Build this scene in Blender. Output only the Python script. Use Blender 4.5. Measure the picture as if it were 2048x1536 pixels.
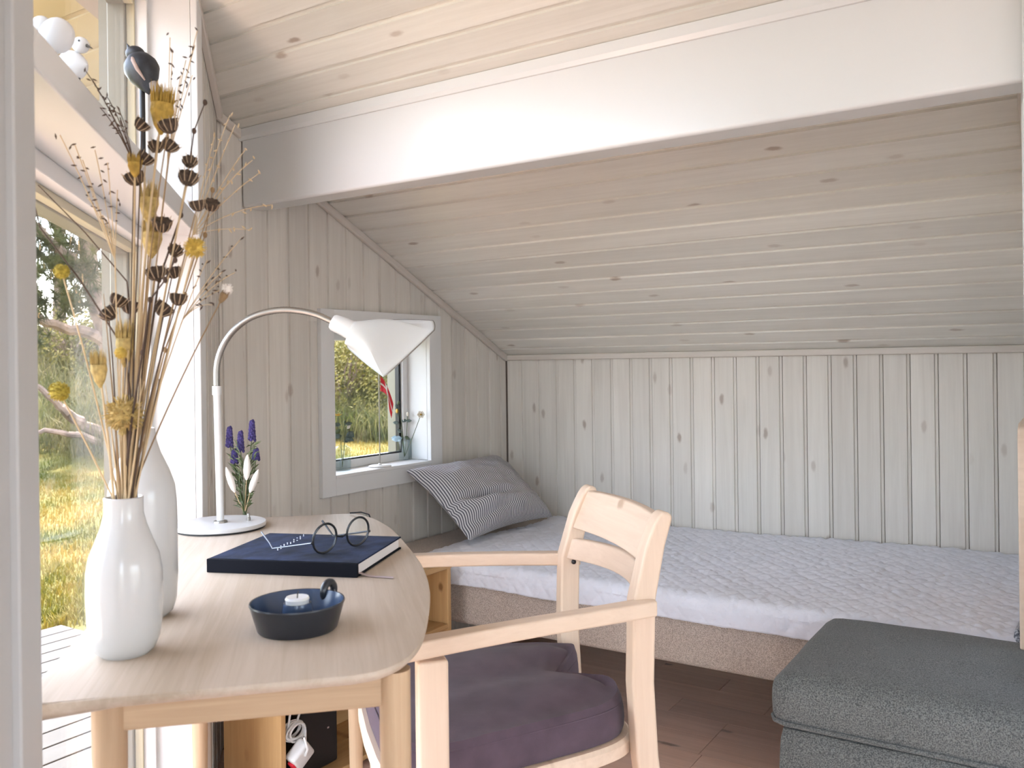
import bpy, bmesh, math, random
from mathutils import Vector as V, Matrix as M, noise
random.seed(7)
sc = bpy.context.scene
for o in list(bpy.data.objects): bpy.data.objects.remove(o)
C = sc.collection

# ------------------------------------------------------------------ camera
F, CX, CY, RHO, YAW, ZC = 1735., 1024., 730., .0125, math.radians(32.9), 1.115
FW = V((-math.sin(YAW), math.cos(YAW), 0)); RT = V((math.cos(YAW), math.sin(YAW), 0)); UP = V((0, 0, 1))
O = V((0, 0, ZC))
cam = bpy.data.cameras.new('camera'); co = bpy.data.objects.new('camera', cam); C.objects.link(co)
cr = RT*math.cos(RHO) - UP*math.sin(RHO); cu = RT*math.sin(RHO) + UP*math.cos(RHO)
mw = M.Identity(4)
for i in range(3): mw[i][0], mw[i][1], mw[i][2], mw[i][3] = cr[i], cu[i], -FW[i], O[i]
co.matrix_world = mw
cam.sensor_width = 36; cam.lens = F/2048*36; cam.shift_y = -(768-CY)/2048; cam.clip_start = .05; cam.clip_end = 300
cam.dof.use_dof = True; cam.dof.focus_distance = 2.3; cam.dof.aperture_fstop = 9
sc.camera = co
# ------------------------------------------------------------------ light
w = bpy.data.worlds.new('sky'); sc.world = w; w.use_nodes = True
nt = w.node_tree; nt.nodes.clear()
sky = nt.nodes.new('ShaderNodeTexSky'); sky.sky_type = 'NISHITA'; sky.sun_disc = False
sky.sun_elevation = math.radians(60); sky.sun_rotation = math.radians(-38); sky.air_density = 1.0; sky.dust_density = 2.5; sky.ozone_density = 1
hs = nt.nodes.new('ShaderNodeHueSaturation'); hs.inputs['Saturation'].default_value = .6
bgn = nt.nodes.new('ShaderNodeBackground'); bgn.inputs[1].default_value = 1.0
ow = nt.nodes.new('ShaderNodeOutputWorld')
nt.links.new(sky.outputs[0], hs.inputs['Color']); nt.links.new(hs.outputs[0], bgn.inputs[0]); nt.links.new(bgn.outputs[0], ow.inputs[0])
sl = bpy.data.lights.new('sun', 'SUN'); so = bpy.data.objects.new('sun', sl); C.objects.link(so)
sl.energy = 8.0; sl.angle = math.radians(.6); sl.color = (1, .97, .93)
so.rotation_euler = V((-.35, .45, 1)).to_track_quat('Z', 'Y').to_euler()
sc.view_settings.view_transform = 'Standard'; sc.view_settings.look = 'None'; sc.view_settings.gamma = 1
sc.view_settings.use_curve_mapping = False; sc.view_settings.exposure = 1.27

# ------------------------------------------------------------------ pixel -> place (on a known plane)
def ray(x, y):
    dx, dy = x-CX, y-CY
    u = dx*math.cos(RHO)-dy*math.sin(RHO); v = dy*math.cos(RHO)+dx*math.sin(RHO)
    return FW+RT*(u/F)-UP*(v/F)
def onpl(x, y, n, c):
    d = ray(x, y); n = V(n); return O+d*((c-n.dot(O))/n.dot(d))
def onz(x, y, z): return onpl(x, y, (0, 0, 1), z)
def onx(x, y, X): return onpl(x, y, (1, 0, 0), X)
def ony(x, y, Y): return onpl(x, y, (0, 1, 0), Y)
def atd(x, y, d): return O+ray(x, y)*d
def dep(p): return (V(p)-O).dot(FW)

# ------------------------------------------------------------------ materials
def new(name):
    m = bpy.data.materials.new(name); m.use_nodes = True
    return m, m.node_tree.nodes, m.node_tree.links, m.node_tree.nodes['Principled BSDF']
def plain(name, col, rough=.5, metal=0., spec=.5, bump=0, bscale=200, coat=0, sheen=0, trans=0, var=0, vscale=8):
    m, N, L, b = new(name)
    b.inputs['Base Color'].default_value = (*col, 1); b.inputs['Roughness'].default_value = rough
    b.inputs['Metallic'].default_value = metal; b.inputs['Specular IOR Level'].default_value = spec
    if coat: b.inputs['Coat Weight'].default_value = coat; b.inputs['Coat Roughness'].default_value = .15
    if sheen: b.inputs['Sheen Weight'].default_value = sheen
    if trans: b.inputs['Subsurface Weight'].default_value = trans; b.inputs['Subsurface Radius'].default_value = (.02, .02, .01)
    tc = N.new('ShaderNodeTexCoord')
    if bump:
        n = N.new('ShaderNodeTexNoise'); n.inputs['Scale'].default_value = bscale; n.inputs['Detail'].default_value = 4
        L.new(tc.outputs['Object'], n.inputs['Vector'])
        bp = N.new('ShaderNodeBump'); bp.inputs['Strength'].default_value = bump; bp.inputs['Distance'].default_value = .002
        L.new(n.outputs[0], bp.inputs['Height']); L.new(bp.outputs[0], b.inputs['Normal'])
    if var:
        n = N.new('ShaderNodeTexNoise'); n.inputs['Scale'].default_value = vscale; n.inputs['Detail'].default_value = 5
        L.new(tc.outputs['Object'], n.inputs['Vector'])
        r = N.new('ShaderNodeMapRange'); r.inputs['To Min'].default_value = 1-var; r.inputs['To Max'].default_value = 1+var
        r.inputs['From Min'].default_value = .3; r.inputs['From Max'].default_value = .7
        L.new(n.outputs[0], r.inputs['Value'])
        mx = N.new('ShaderNodeMix'); mx.data_type = 'RGBA'; mx.blend_type = 'MULTIPLY'; mx.inputs[0].default_value = 1
        mx.inputs[6].default_value = (*col, 1); L.new(r.outputs[0], mx.inputs[7]); L.new(mx.outputs[2], b.inputs['Base Color'])
    return m
def wood(name, light, dark, knot=None, rough=.5, fine=1., tone=.06, coat=0, knot_amt=.5, kscale=(2.6, 8.5), bump=.15, spec=.35):
    """grain runs along local X"""
    m, N, L, b = new(name)
    tc = N.new('ShaderNodeTexCoord'); oi = N.new('ShaderNodeObjectInfo')
    off = N.new('ShaderNodeVectorMath'); off.operation = 'MULTIPLY_ADD'; off.inputs[1].default_value = (1, 1, 1)
    cmb = N.new('ShaderNodeCombineXYZ')
    mu = N.new('ShaderNodeMath'); mu.operation = 'MULTIPLY'; mu.inputs[1].default_value = 37.
    L.new(oi.outputs['Random'], mu.inputs[0]); L.new(mu.outputs[0], cmb.inputs[0]); L.new(mu.outputs[0], cmb.inputs[1]); L.new(mu.outputs[0], cmb.inputs[2])
    L.new(tc.outputs['Object'], off.inputs[0]); L.new(cmb.outputs[0], off.inputs[2])
    def scl(v):
        q = N.new('ShaderNodeVectorMath'); q.operation = 'MULTIPLY'; q.inputs[1].default_value = v; L.new(off.outputs[0], q.inputs[0]); return q
    g = N.new('ShaderNodeTexNoise'); g.inputs['Scale'].default_value = 1; g.inputs['Detail'].default_value = 6; g.inputs['Roughness'].default_value = .6; g.inputs['Distortion'].default_value = .6
    L.new(scl((3*fine, 70*fine, 70*fine)).outputs[0], g.inputs['Vector'])
    g2 = N.new('ShaderNodeTexNoise'); g2.inputs['Scale'].default_value = 1; g2.inputs['Detail'].default_value = 3
    L.new(scl((1.2, 9, 9)).outputs[0], g2.inputs['Vector'])
    av = N.new('ShaderNodeMath'); av.operation = 'ADD'; L.new(g.outputs[0], av.inputs[0]); L.new(g2.outputs[0], av.inputs[1])
    rg = N.new('ShaderNodeMapRange'); rg.inputs['From Min'].default_value = .75; rg.inputs['From Max'].default_value = 1.25
    L.new(av.outputs[0], rg.inputs['Value'])
    mx = N.new('ShaderNodeMix'); mx.data_type = 'RGBA'; mx.inputs[6].default_value = (*dark, 1); mx.inputs[7].default_value = (*light, 1)
    L.new(rg.outputs[0], mx.inputs[0]); col = mx.outputs[2]
    if knot:
        vo = N.new('ShaderNodeTexVoronoi'); vo.voronoi_dimensions = '2D'; vo.inputs['Scale'].default_value = 1
        nd = N.new('ShaderNodeTexNoise'); nd.inputs['Scale'].default_value = 40
        L.new(off.outputs[0], nd.inputs['Vector'])
        ad = N.new('ShaderNodeVectorMath'); ad.operation = 'MULTIPLY_ADD'; ad.inputs[1].default_value = (.06, .06, .06)
        L.new(nd.outputs['Color'], ad.inputs[0]); L.new(scl((kscale[0], kscale[1], 0)).outputs[0], ad.inputs[2])
        L.new(ad.outputs[0], vo.inputs['Vector'])
        r = N.new('ShaderNodeMapRange'); r.inputs['From Min'].default_value = .085; r.inputs['From Max'].default_value = .03; r.interpolation_type = 'SMOOTHSTEP'
        L.new(vo.outputs['Distance'], r.inputs['Value'])
        sp = N.new('ShaderNodeSeparateColor'); L.new(vo.outputs['Color'], sp.inputs[0])
        gt = N.new('ShaderNodeMapRange'); gt.inputs['From Min'].default_value = 1-knot_amt; gt.inputs['From Max'].default_value = 1.0; gt.inputs['To Max'].default_value = .9
        L.new(sp.outputs[0], gt.inputs['Value'])
        ml = N.new('ShaderNodeMath'); ml.operation = 'MULTIPLY'; L.new(r.outputs[0], ml.inputs[0]); L.new(gt.outputs[0], ml.inputs[1])
        m2 = N.new('ShaderNodeMix'); m2.data_type = 'RGBA'; m2.inputs[7].default_value = (*knot, 1)
        L.new(ml.outputs[0], m2.inputs[0]); L.new(col, m2.inputs[6]); col = m2.outputs[2]
    tr = N.new('ShaderNodeMapRange'); tr.inputs['To Min'].default_value = 1-tone; tr.inputs['To Max'].default_value = 1+tone; L.new(oi.outputs['Random'], tr.inputs['Value'])
    m3 = N.new('ShaderNodeMix'); m3.data_type = 'RGBA'; m3.blend_type = 'MULTIPLY'; m3.inputs[0].default_value = 1
    L.new(col, m3.inputs[6]); L.new(tr.outputs[0], m3.inputs[7]); L.new(m3.outputs[2], b.inputs['Base Color'])
    bp = N.new('ShaderNodeBump'); bp.inputs['Strength'].default_value = bump; bp.inputs['Distance'].default_value = .001
    L.new(g.outputs[0], bp.inputs['Height']); L.new(bp.outputs[0], b.inputs['Normal'])
    b.inputs['Roughness'].default_value = rough; b.inputs['Specular IOR Level'].default_value = spec
    if coat: b.inputs['Coat Weight'].default_value = coat; b.inputs['Coat Roughness'].default_value = .2
    return m
def weave(name, c1, c2, scale=500, rough=.95, bump=.5, mott=.5):
    m, N, L, b = new(name); tc = N.new('ShaderNodeTexCoord')
    n = N.new('ShaderNodeTexNoise'); n.inputs['Scale'].default_value = scale; n.inputs['Detail'].default_value = 3
    n2 = N.new('ShaderNodeTexNoise'); n2.inputs['Scale'].default_value = 12; n2.inputs['Detail'].default_value = 4
    for q in (n, n2): L.new(tc.outputs['Object'], q.inputs['Vector'])
    r = N.new('ShaderNodeMapRange'); r.inputs['From Min'].default_value = .38; r.inputs['From Max'].default_value = .62; L.new(n.outputs[0], r.inputs['Value'])
    mx = N.new('ShaderNodeMix'); mx.data_type = 'RGBA'; mx.inputs[6].default_value = (*c1, 1); mx.inputs[7].default_value = (*c2, 1); L.new(r.outputs[0], mx.inputs[0])
    r2 = N.new('ShaderNodeMapRange'); r2.inputs['To Min'].default_value = 1-mott*.3; r2.inputs['To Max'].default_value = 1+mott*.3; L.new(n2.outputs[0], r2.inputs['Value'])
    m3 = N.new('ShaderNodeMix'); m3.data_type = 'RGBA'; m3.blend_type = 'MULTIPLY'; m3.inputs[0].default_value = 1
    L.new(mx.outputs[2], m3.inputs[6]); L.new(r2.outputs[0], m3.inputs[7]); L.new(m3.outputs[2], b.inputs['Base Color'])
    bp = N.new('ShaderNodeBump'); bp.inputs['Strength'].default_value = bump; bp.inputs['Distance'].default_value = .002
    L.new(n.outputs[0], bp.inputs['Height']); L.new(bp.outputs[0], b.inputs['Normal'])
    b.inputs['Roughness'].default_value = rough; b.inputs['Specular IOR Level'].default_value = .15; b.inputs['Sheen Weight'].default_value = .15
    return m
def pane(name, tint=(1, 1, 1), refl=.05):
    m, N, L, b = new(name); N.remove(b)
    t = N.new('ShaderNodeBsdfTransparent'); t.inputs[0].default_value = (*tint, 1)
    g = N.new('ShaderNodeBsdfGlossy'); g.inputs['Roughness'].default_value = .02
    lw = N.new('ShaderNodeLayerWeight'); lw.inputs['Blend'].default_value = .5
    pw = N.new('ShaderNodeMath'); pw.operation = 'POWER'; pw.inputs[1].default_value = 5; L.new(lw.outputs['Facing'], pw.inputs[0])
    f = N.new('ShaderNodeMath'); f.operation = 'MULTIPLY_ADD'; f.inputs[1].default_value = .4; f.inputs[2].default_value = refl*.5; L.new(pw.outputs[0], f.inputs[0])
    mx = N.new('ShaderNodeMixShader'); L.new(f.outputs[0], mx.inputs[0]); L.new(t.outputs[0], mx.inputs[1]); L.new(g.outputs[0], mx.inputs[2])
    L.new(mx.outputs[0], N['Material Output'].inputs[0]); return m
def stripes(name):
    m, N, L, b = new(name); u = N.new('ShaderNodeUVMap'); u.uv_map = 'UVMap'
    w1 = N.new('ShaderNodeTexWave'); w1.wave_type = 'BANDS'; w1.bands_direction = 'X'; w1.inputs['Scale'].default_value = 19.5; w1.inputs['Distortion'].default_value = 0; w1.inputs['Detail Scale'].default_value = 2
    L.new(u.outputs[0], w1.inputs['Vector'])
    r = N.new('ShaderNodeMapRange'); r.inputs['From Min'].default_value = .42; r.inputs['From Max'].default_value = .62; L.new(w1.outputs[0], r.inputs['Value'])
    mx = N.new('ShaderNodeMix'); mx.data_type = 'RGBA'; mx.inputs[6].default_value = (.13, .125, .145, 1); mx.inputs[7].default_value = (.70, .68, .68, 1)
    L.new(r.outputs[0], mx.inputs[0]); L.new(mx.outputs[2], b.inputs['Base Color']); b.inputs['Roughness'].default_value = .9; b.inputs['Specular IOR Level'].default_value = .15
    return m
def foliage(name, cols, scale=3., rough=.55, trans=.35):
    m, N, L, b = new(name); tc = N.new('ShaderNodeTexCoord')
    n = N.new('ShaderNodeTexNoise'); n.inputs['Scale'].default_value = scale; n.inputs['Detail'].default_value = 6; n.inputs['Roughness'].default_value = .7
    L.new(tc.outputs['Object'], n.inputs['Vector'])
    cr_ = N.new('ShaderNodeValToRGB'); e = cr_.color_ramp.elements
    e[0].position = .33; e[0].color = (*cols[0], 1); e[1].position = .68; e[1].color = (*cols[-1], 1)
    for k, c in enumerate(cols[1:-1]):
        q = e.new(.33+.35*(k+1)/(len(cols)-1)); q.color = (*c, 1)
    L.new(n.outputs[0], cr_.inputs[0]); L.new(cr_.outputs[0], b.inputs['Base Color'])
    b.inputs['Roughness'].default_value = rough; b.inputs['Specular IOR Level'].default_value = .2
    if trans:
        tl = N.new('ShaderNodeBsdfTranslucent'); L.new(cr_.outputs[0], tl.inputs[0])
        mx = N.new('ShaderNodeMixShader'); mx.inputs[0].default_value = trans
        L.new(b.outputs[0], mx.inputs[1]); L.new(tl.outputs[0], mx.inputs[2]); L.new(mx.outputs[0], N['Material Output'].inputs[0])
    return m
MT = dict(
    wall=wood('whitewashed_pine_wall', (.71, .668, .605), (.625, .58, .52), (.36, .285, .235), rough=.55, knot_amt=.62, kscale=(3.2, 7.5)),
    ceil=wood('whitewashed_pine_ceiling', (.775, .745, .68), (.69, .655, .59), (.40, .31, .245), rough=.36, knot_amt=.6, kscale=(3.0, 7.5), spec=.5),
    groove=plain('groove_wood', (.27, .22, .185), .7),
    trim=wood('painted_trim', (.66, .60, .54), (.58, .52, .46), rough=.5, tone=.02),
    white=plain('white_gloss_paint', (.68, .675, .665), .25, coat=.15, bump=.03, bscale=30),
    whitem=plain('white_satin_paint', (.72, .71, .695), .45),
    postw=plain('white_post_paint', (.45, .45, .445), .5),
    alu=plain('olive_aluminium', (.20, .185, .14), .4, .3),
    alu_refl=plain('reflection_tinted_aluminium', (.55, .5, .36), .4, .2),  # yellow grass reflection on the frame, put into the base colour
    pane=pane('window_glass'),
    floor=wood('pine_floor', (.84, .58, .45), (.70, .46, .34), (.10, .055, .03), rough=.42, knot_amt=.4, kscale=(1.9, 6), tone=.1, spec=.4),
    desk=wood('pale_oak_desk', (.53, .44, .355), (.42, .335, .25), rough=.48, fine=1.3, tone=0, spec=.3),
    deskleg=wood('oak_leg', (.55, .39, .245), (.41, .275, .165), rough=.45, tone=.03),
    beech=wood('pale_birch', (.76, .595, .455), (.67, .505, .375), (.40, .26, .16), rough=.42, tone=.03, knot_amt=.2, kscale=(4, 12), bump=.05),
    pine=wood('yellow_pine', (.56, .345, .155), (.44, .25, .10), (.20, .09, .03), rough=.45, tone=.05, knot_amt=.4, kscale=(4, 7)),
    cush=plain('mauve_velour', (.098, .068, .086), .9, spec=.12, bump=.3, bscale=700, sheen=.12, var=.2, vscale=14),
    ott=weave('grey_tweed', (.062, .066, .063), (.175, .178, .168), 420, mott=.4),
    bed=weave('beige_tweed', (.33, .265, .22), (.62, .52, .44), 520, mott=.3),
    quilt=plain('pale_grey_quilt', (.72, .72, .77), .9, spec=.15, bump=1.0, bscale=85, sheen=.2, var=.04, vscale=20),
    binding=weave('dark_check_binding', (.06, .065, .08), (.5, .5, .53), 260),
    stripe=stripes('ticking_stripe'),
    ceram=plain('white_ceramic', (.56, .555, .545), .16, spec=.5),
    lampw=plain('white_lamp_metal', (.62, .61, .60), .38),
    shade=plain('white_lamp_shade', (.54, .535, .515), .6, trans=.1),
    steel=plain('brushed_steel', (.33, .315, .29), .38, .95),
    black=plain('black_plastic', (.012, .012, .013), .4),
    dark=plain('dark_hole', (.02, .015, .012), .9),
    velvet=plain('navy_velvet', (.011, .017, .045), 1.0, spec=.04, bump=.8, bscale=45, sheen=.05, var=.6, vscale=24),
    spine=plain('black_cloth', (.004, .0045, .008), .8, spec=.15),
    paper=plain('paper_edge', (.74, .70, .68), .8, bump=.2, bscale=900),
    ribbon=plain('mauve_ribbon', (.42, .33, .33), .6),
    navy=plain('navy_glaze', (.020, .023, .030), .3, spec=.5),
    navyin=plain('blue_glaze', (.045, .075, .14), .22, spec=.5),
    wax=plain('wax', (.72, .72, .72), .35, trans=.3),
    silver=plain('silver', (.75, .75, .76), .2, 1),
    gunm=plain('gunmetal', (.22, .23, .25), .35, .8),
    horn=plain('dark_frame', (.03, .032, .036), .25, .4),
    lens=pane('lens_glass', (.97, .98, .98), .04),
    jar=pane('jar_glass', (.90, .94, .95), .06),
    stemd=plain('dry_dark_stem', (.075, .045, .03), .8), stemb=plain('dry_brown_stem', (.26, .165, .08), .8),
    straw=plain('straw_stem', (.55, .41, .24), .8),
    pod=plain('dark_pod', (.06, .038, .025), .8, bump=.5, bscale=300, var=.5, vscale=200),
    podrim=plain('pale_pod_rib', (.46, .34, .22), .8),
    ochre=plain('ochre_tuft', (.40, .255, .05), .9, var=.35, vscale=120), ochred=plain('dry_thistle', (.46, .33, .12), .9, var=.3, vscale=150),
    yellow=plain('yellow_flower', (.60, .42, .09), .9, var=.2, vscale=90), crasp=plain('mustard_ball', (.40, .31, .045), .9, bump=1, bscale=400, var=.3, vscale=300),
    fluff=plain('white_fluff', (.78, .72, .66), .95),
    lav=plain('lavender_purple', (.045, .032, .13), .85, var=.4, vscale=120), leafg=plain('green_leaf', (.075, .10, .035), .6, var=.4, vscale=60),
    euc=plain('eucalyptus_leaf', (.10, .135, .12), .55, var=.3, vscale=60), eucl=plain('pale_eucalyptus', (.30, .40, .45), .55),
    cream=plain('cream_petal', (.80, .73, .62), .7), amber=plain('amber_petal', (.75, .48, .10), .7),
    birdw=plain('white_bird', (.74, .73, .72), .55), birdb=plain('black_bird', (.02, .023, .03), .45, var=.6, vscale=60), birdp=plain('bird_tan', (.36, .26, .22), .7),
    birdg=plain('bird_grey', (.30, .26, .235), .7), beak=plain('beak', (.06, .045, .03), .5),
    red=plain('flag_red', (.62, .015, .03), .7), flagw=plain('flag_white', (.75, .66, .6), .7),
    plug=plain('white_plastic', (.75, .73, .70), .4),
    deck=wood('weathered_deck', (.076, .075, .073), (.064, .062, .060), rough=.8, tone=.06, spec=.1),
    soffit=plain('cream_soffit', (.36, .28, .145), .6, var=.06, vscale=5), fascia=plain('grey_fascia', (.22, .20, .155), .6),
    ext=plain('exterior_wall', (.5, .46, .4), .8),
    sand=plain('sandy_ground', (.26, .25, .23), .9, var=.2, vscale=.6),
    ground=foliage('meadow_ground', ((.03, .038, .006), (.085, .075, .013), (.17, .115, .03)), 1.1, .9, 0),
    grass=foliage('meadow_grass', ((.03, .05, .005), (.09, .085, .010), (.19, .125, .022), (.23, .165, .05)), 1.1, .7, .35),
    dune=foliage('dune_grass', ((.035, .05, .012), (.10, .10, .035), (.24, .195, .10)), 2.2, .7, .35),
    needle=foliage('pine_needles', ((.014, .022, .006), (.045, .055, .014), (.13, .12, .03)), 2.4, .6, .25),
    bush=foliage('yellow_green_leaves', ((.025, .03, .006), (.14, .125, .03), (.34, .28, .11)), 2.6, .6, .35),
    bark=plain('pine_bark', (.20, .135, .10), .9, bump=1, bscale=22, var=.6, vscale=7), cone=plain('pine_candle', (.62, .36, .14), .8),
    shed=plain('shed_board', (.50, .46, .38), .8), roof=plain('shed_roof', (.10, .09, .085), .8),
)
# ------------------------------------------------------------------ mesh helpers
class MB:
    def __init__(s): s.v = []; s.f = []
    def add(s, vs, fs):
        k = len(s.v); s.v += [tuple(p) for p in vs]; s.f += [tuple(i+k for i in q) for q in fs]; return s
    def box(s, a, b):
        x0, y0, z0 = a; x1, y1, z1 = b
        return s.add([(x0, y0, z0), (x1, y0, z0), (x1, y1, z0), (x0, y1, z0), (x0, y0, z1), (x1, y0, z1), (x1, y1, z1), (x0, y1, z1)],
                     [(0, 3, 2, 1), (4, 5, 6, 7), (0, 1, 5, 4), (1, 2, 6, 5), (2, 3, 7, 6), (3, 0, 4, 7)])
    def prism(s, poly, axis, a, b):
        """poly: 2D points; axis 0/1/2 is the extrusion axis"""
        def mk(p, h):
            q = list(p); q.insert(axis, h); return tuple(q)
        n = len(poly); vs = [mk(p, a) for p in poly]+[mk(p, b) for p in poly]
        return s.add(vs, [tuple(range(n))[::-1], tuple(range(n, 2*n))]+[(i, (i+1) % n, n+(i+1) % n, n+i) for i in range(n)])
    def tube(s, pts, r, n=8, cap=True):
        pts = [V(p) for p in pts]; m = len(pts)
        rr = r if isinstance(r, (list, tuple)) else [r]*m
        vs = []; up = None
        for i, p in enumerate(pts):
            t = (pts[min(i+1, m-1)]-pts[max(i-1, 0)]); t = t.normalized() if t.length > 1e-9 else V((0, 0, 1))
            if up is None: up = t.orthogonal().normalized()
            up = (up-t*up.dot(t)); up = up.normalized() if up.length > 1e-6 else t.orthogonal().normalized()
            sd = t.cross(up)
            vs += [p+(up*math.cos(2*math.pi*k/n)+sd*math.sin(2*math.pi*k/n))*rr[i] for k in range(n)]
        fs = [(i*n+k, i*n+(k+1) % n, (i+1)*n+(k+1) % n, (i+1)*n+k) for i in range(m-1) for k in range(n)]
        if cap: fs += [tuple(range(n))[::-1], tuple(range((m-1)*n, m*n))]
        return s.add(vs, fs)
    def lathe(s, prof, n=32, c=(0, 0, 0), cap=True):
        vs = [(c[0]+r*math.cos(2*math.pi*k/n), c[1]+r*math.sin(2*math.pi*k/n), c[2]+z) for r, z in prof for k in range(n)]
        m = len(prof)
        fs = [(i*n+k, i*n+(k+1) % n, (i+1)*n+(k+1) % n, (i+1)*n+k) for i in range(m-1) for k in range(n)]
        if cap: fs += [tuple(range(n))[::-1], tuple(range((m-1)*n, m*n))]
        return s.add(vs, fs)
    def ball(s, c, r, n=10, m=7):
        rx, ry, rz = (r, r, r) if not isinstance(r, (tuple, list)) else r
        pr = [(math.sin(math.pi*i/m), -math.cos(math.pi*i/m)) for i in range(m+1)]
        vs = [(c[0]+rx*a*math.cos(2*math.pi*k/n), c[1]+ry*a*math.sin(2*math.pi*k/n), c[2]+rz*z) for a, z in pr for k in range(n)]
        return s.add(vs, [(i*n+k, i*n+(k+1) % n, (i+1)*n+(k+1) % n, (i+1)*n+k) for i in range(m) for k in range(n)])
    def xf(s, mat):
        s.v = [tuple(mat @ V(p)) for p in s.v]; return s
def T(*a): return M.Translation(V(a))
def RZ(a): return M.Rotation(a, 4, 'Z')
def obj(name, mb, mat, parent=None, smooth=False, bevel=0, segs=2, world=False, sub=0, loc=None, rot=None, weld=False):
    me = bpy.data.meshes.new(name)
    if isinstance(mb, MB): me.from_pydata(mb.v, [], mb.f)
    else: me.from_pydata(*mb)
    bm = bmesh.new(); bm.from_mesh(me)
    if weld: bmesh.ops.remove_doubles(bm, verts=bm.verts, dist=1e-5)
    bmesh.ops.recalc_face_normals(bm, faces=bm.faces)
    if bevel: bmesh.ops.bevel(bm, geom=[e for e in bm.edges if len(e.link_faces) == 2 and e.calc_face_angle(0) > .6], offset=bevel, segments=segs, affect='EDGES', clamp_overlap=True, profile=.5)
    bm.to_mesh(me); bm.free(); me.validate()
    if smooth or bevel:
        me.shade_smooth()
        if not bevel: me.set_sharp_from_angle(angle=math.radians(40))
    me.materials.append(MT[mat] if isinstance(mat, str) else mat)
    o = bpy.data.objects.new(name, me); C.objects.link(o)
    if loc is not None: o.location = loc
    if rot is not None: o.rotation_euler = rot
    if bevel:
        md = o.modifiers.new('wn', 'WEIGHTED_NORMAL'); md.weight = 90; md.keep_sharp = True
    if sub:
        md = o.modifiers.new('sub', 'SUBSURF'); md.levels = md.render_levels = sub
    if parent is not None:
        o.parent = parent
        if world: o.matrix_parent_inverse = (M.Translation(parent.location) @ parent.rotation_euler.to_matrix().to_4x4()).inverted()
    return o
def tag(o, label, cat=None, group=None, kind=None):
    o['label'] = label
    if cat: o['category'] = cat
    if group: o['group'] = group
    if kind: o['kind'] = kind
    return o
def thing(name, label, cat, loc=(0, 0, 0), rz=0, group=None, kind=None):
    o = bpy.data.objects.new(name, None); C.objects.link(o); o.empty_display_size = .05
    o.location = loc; o.rotation_euler = (0, 0, rz); return tag(o, label, cat, group, kind)
def copy_tree(o, parent=None):
    c = o.copy(); C.objects.link(c); c.parent = parent
    for ch in o.children: copy_tree(ch, c)
    return c
def board(name, parent, mat, org, ul, uw, nrm, wd, v0, v1, thick=.012, rec=.006, tongue=.0085):
    """plank: local X along ul (length), Y along uw (width), Z the face normal; v0, v1 = (at y=0, at y=wd)"""
    pr = [(.0015, -rec-.002), (.0036, 0), (wd-tongue-.0018, 0), (wd-tongue, -rec), (wd, -rec), (wd, -thick), (.0015, -thick)]
    n = len(pr); vs = []
    for k, vv in enumerate((v0, v1)):
        for (u, h) in pr: vs.append((vv[0]+(vv[1]-vv[0])*u/wd, u, h))
    fs = [tuple(range(n)), tuple(range(n, 2*n))[::-1]]+[(i, n+i, n+(i+1) % n, (i+1) % n) for i in range(n)]
    o = obj(name, (vs, [], fs), mat, parent)
    mm = M.Identity(4); ul, uw, nrm = V(ul), V(uw), V(nrm)
    for i in range(3): mm[i][0], mm[i][1], mm[i][2], mm[i][3] = ul[i], uw[i], nrm[i], org[i]
    if parent is not None: o.matrix_parent_inverse = (M.Translation(parent.location) @ parent.rotation_euler.to_matrix().to_4x4()).inverted()
    o.matrix_basis = mm
    return o

# ------------------------------------------------------------------ room numbers
XL, YB, ZE, SL = -2.097, 3.193, 1.155, .4676          # left wall, back wall, eave height, roof slope
def zc(y): return ZE+SL*(YB-y)
XR = -.075                                             # partition right of the bed
S2 = math.sqrt(.5)
W0 = V((XL, 1.667, 0)); WS = V((S2, -S2, 0)); WT = V((S2, S2, 0))   # angled window wall: along, inward
def wp(s, t, z): return W0+WS*s+WT*t+V((0, 0, z))
def zW(s): return zc(W0.y-S2*s)
# floor
fl = tag(obj('floor', MB().box((-2.4, -3.3, -.06), (2.7, 3.3, -.014)), 'groove'), 'knotty pine plank floor with a warm tone', 'floor', kind='structure')
yy = 2.355-.1235*9; k = 0
while yy < 3.2:
    xs = [-2.1]
    x = -2.1+random.uniform(.5, 1.6)
    if abs(yy-2.355) < .02 or abs(yy-2.4785) < .02: x = -.907
    while x < 2.6: xs.append(x); x += random.uniform(1.5, 2.2)
    xs.append(2.6)
    for a, b in zip(xs, xs[1:]):
        if a > .9: continue
        o = obj('plank', MB().box((0, 0, -.014), (min(b, 2.6)-a-.0012, .1230, 0)), 'floor', fl, bevel=.0008, segs=1); o.location = (a, yy, 0)
    yy += .1235
obj('plank', MB().box((-2.1, -3.2, -.014), (2.6, 2.355-.1235*9, 0)), 'floor', fl)
# wall_back: slab + boards
wb = tag(obj('wall_back', MB().box((XL-.1, YB+.013, 0), (XR+.2, YB+.10, 1.3)), 'groove'), 'low wall of whitewashed vertical pine boards behind the bed', 'wall', kind='structure')
x = XL+.0035-.0855*0
for i in range(24):
    board('board', wb, 'wall', (x, YB, 0), (0, 0, 1), (1, 0, 0), (0, -1, 0), .0855, (0.02, .02), (ZE+.01, ZE+.01)); x += .0857
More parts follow.
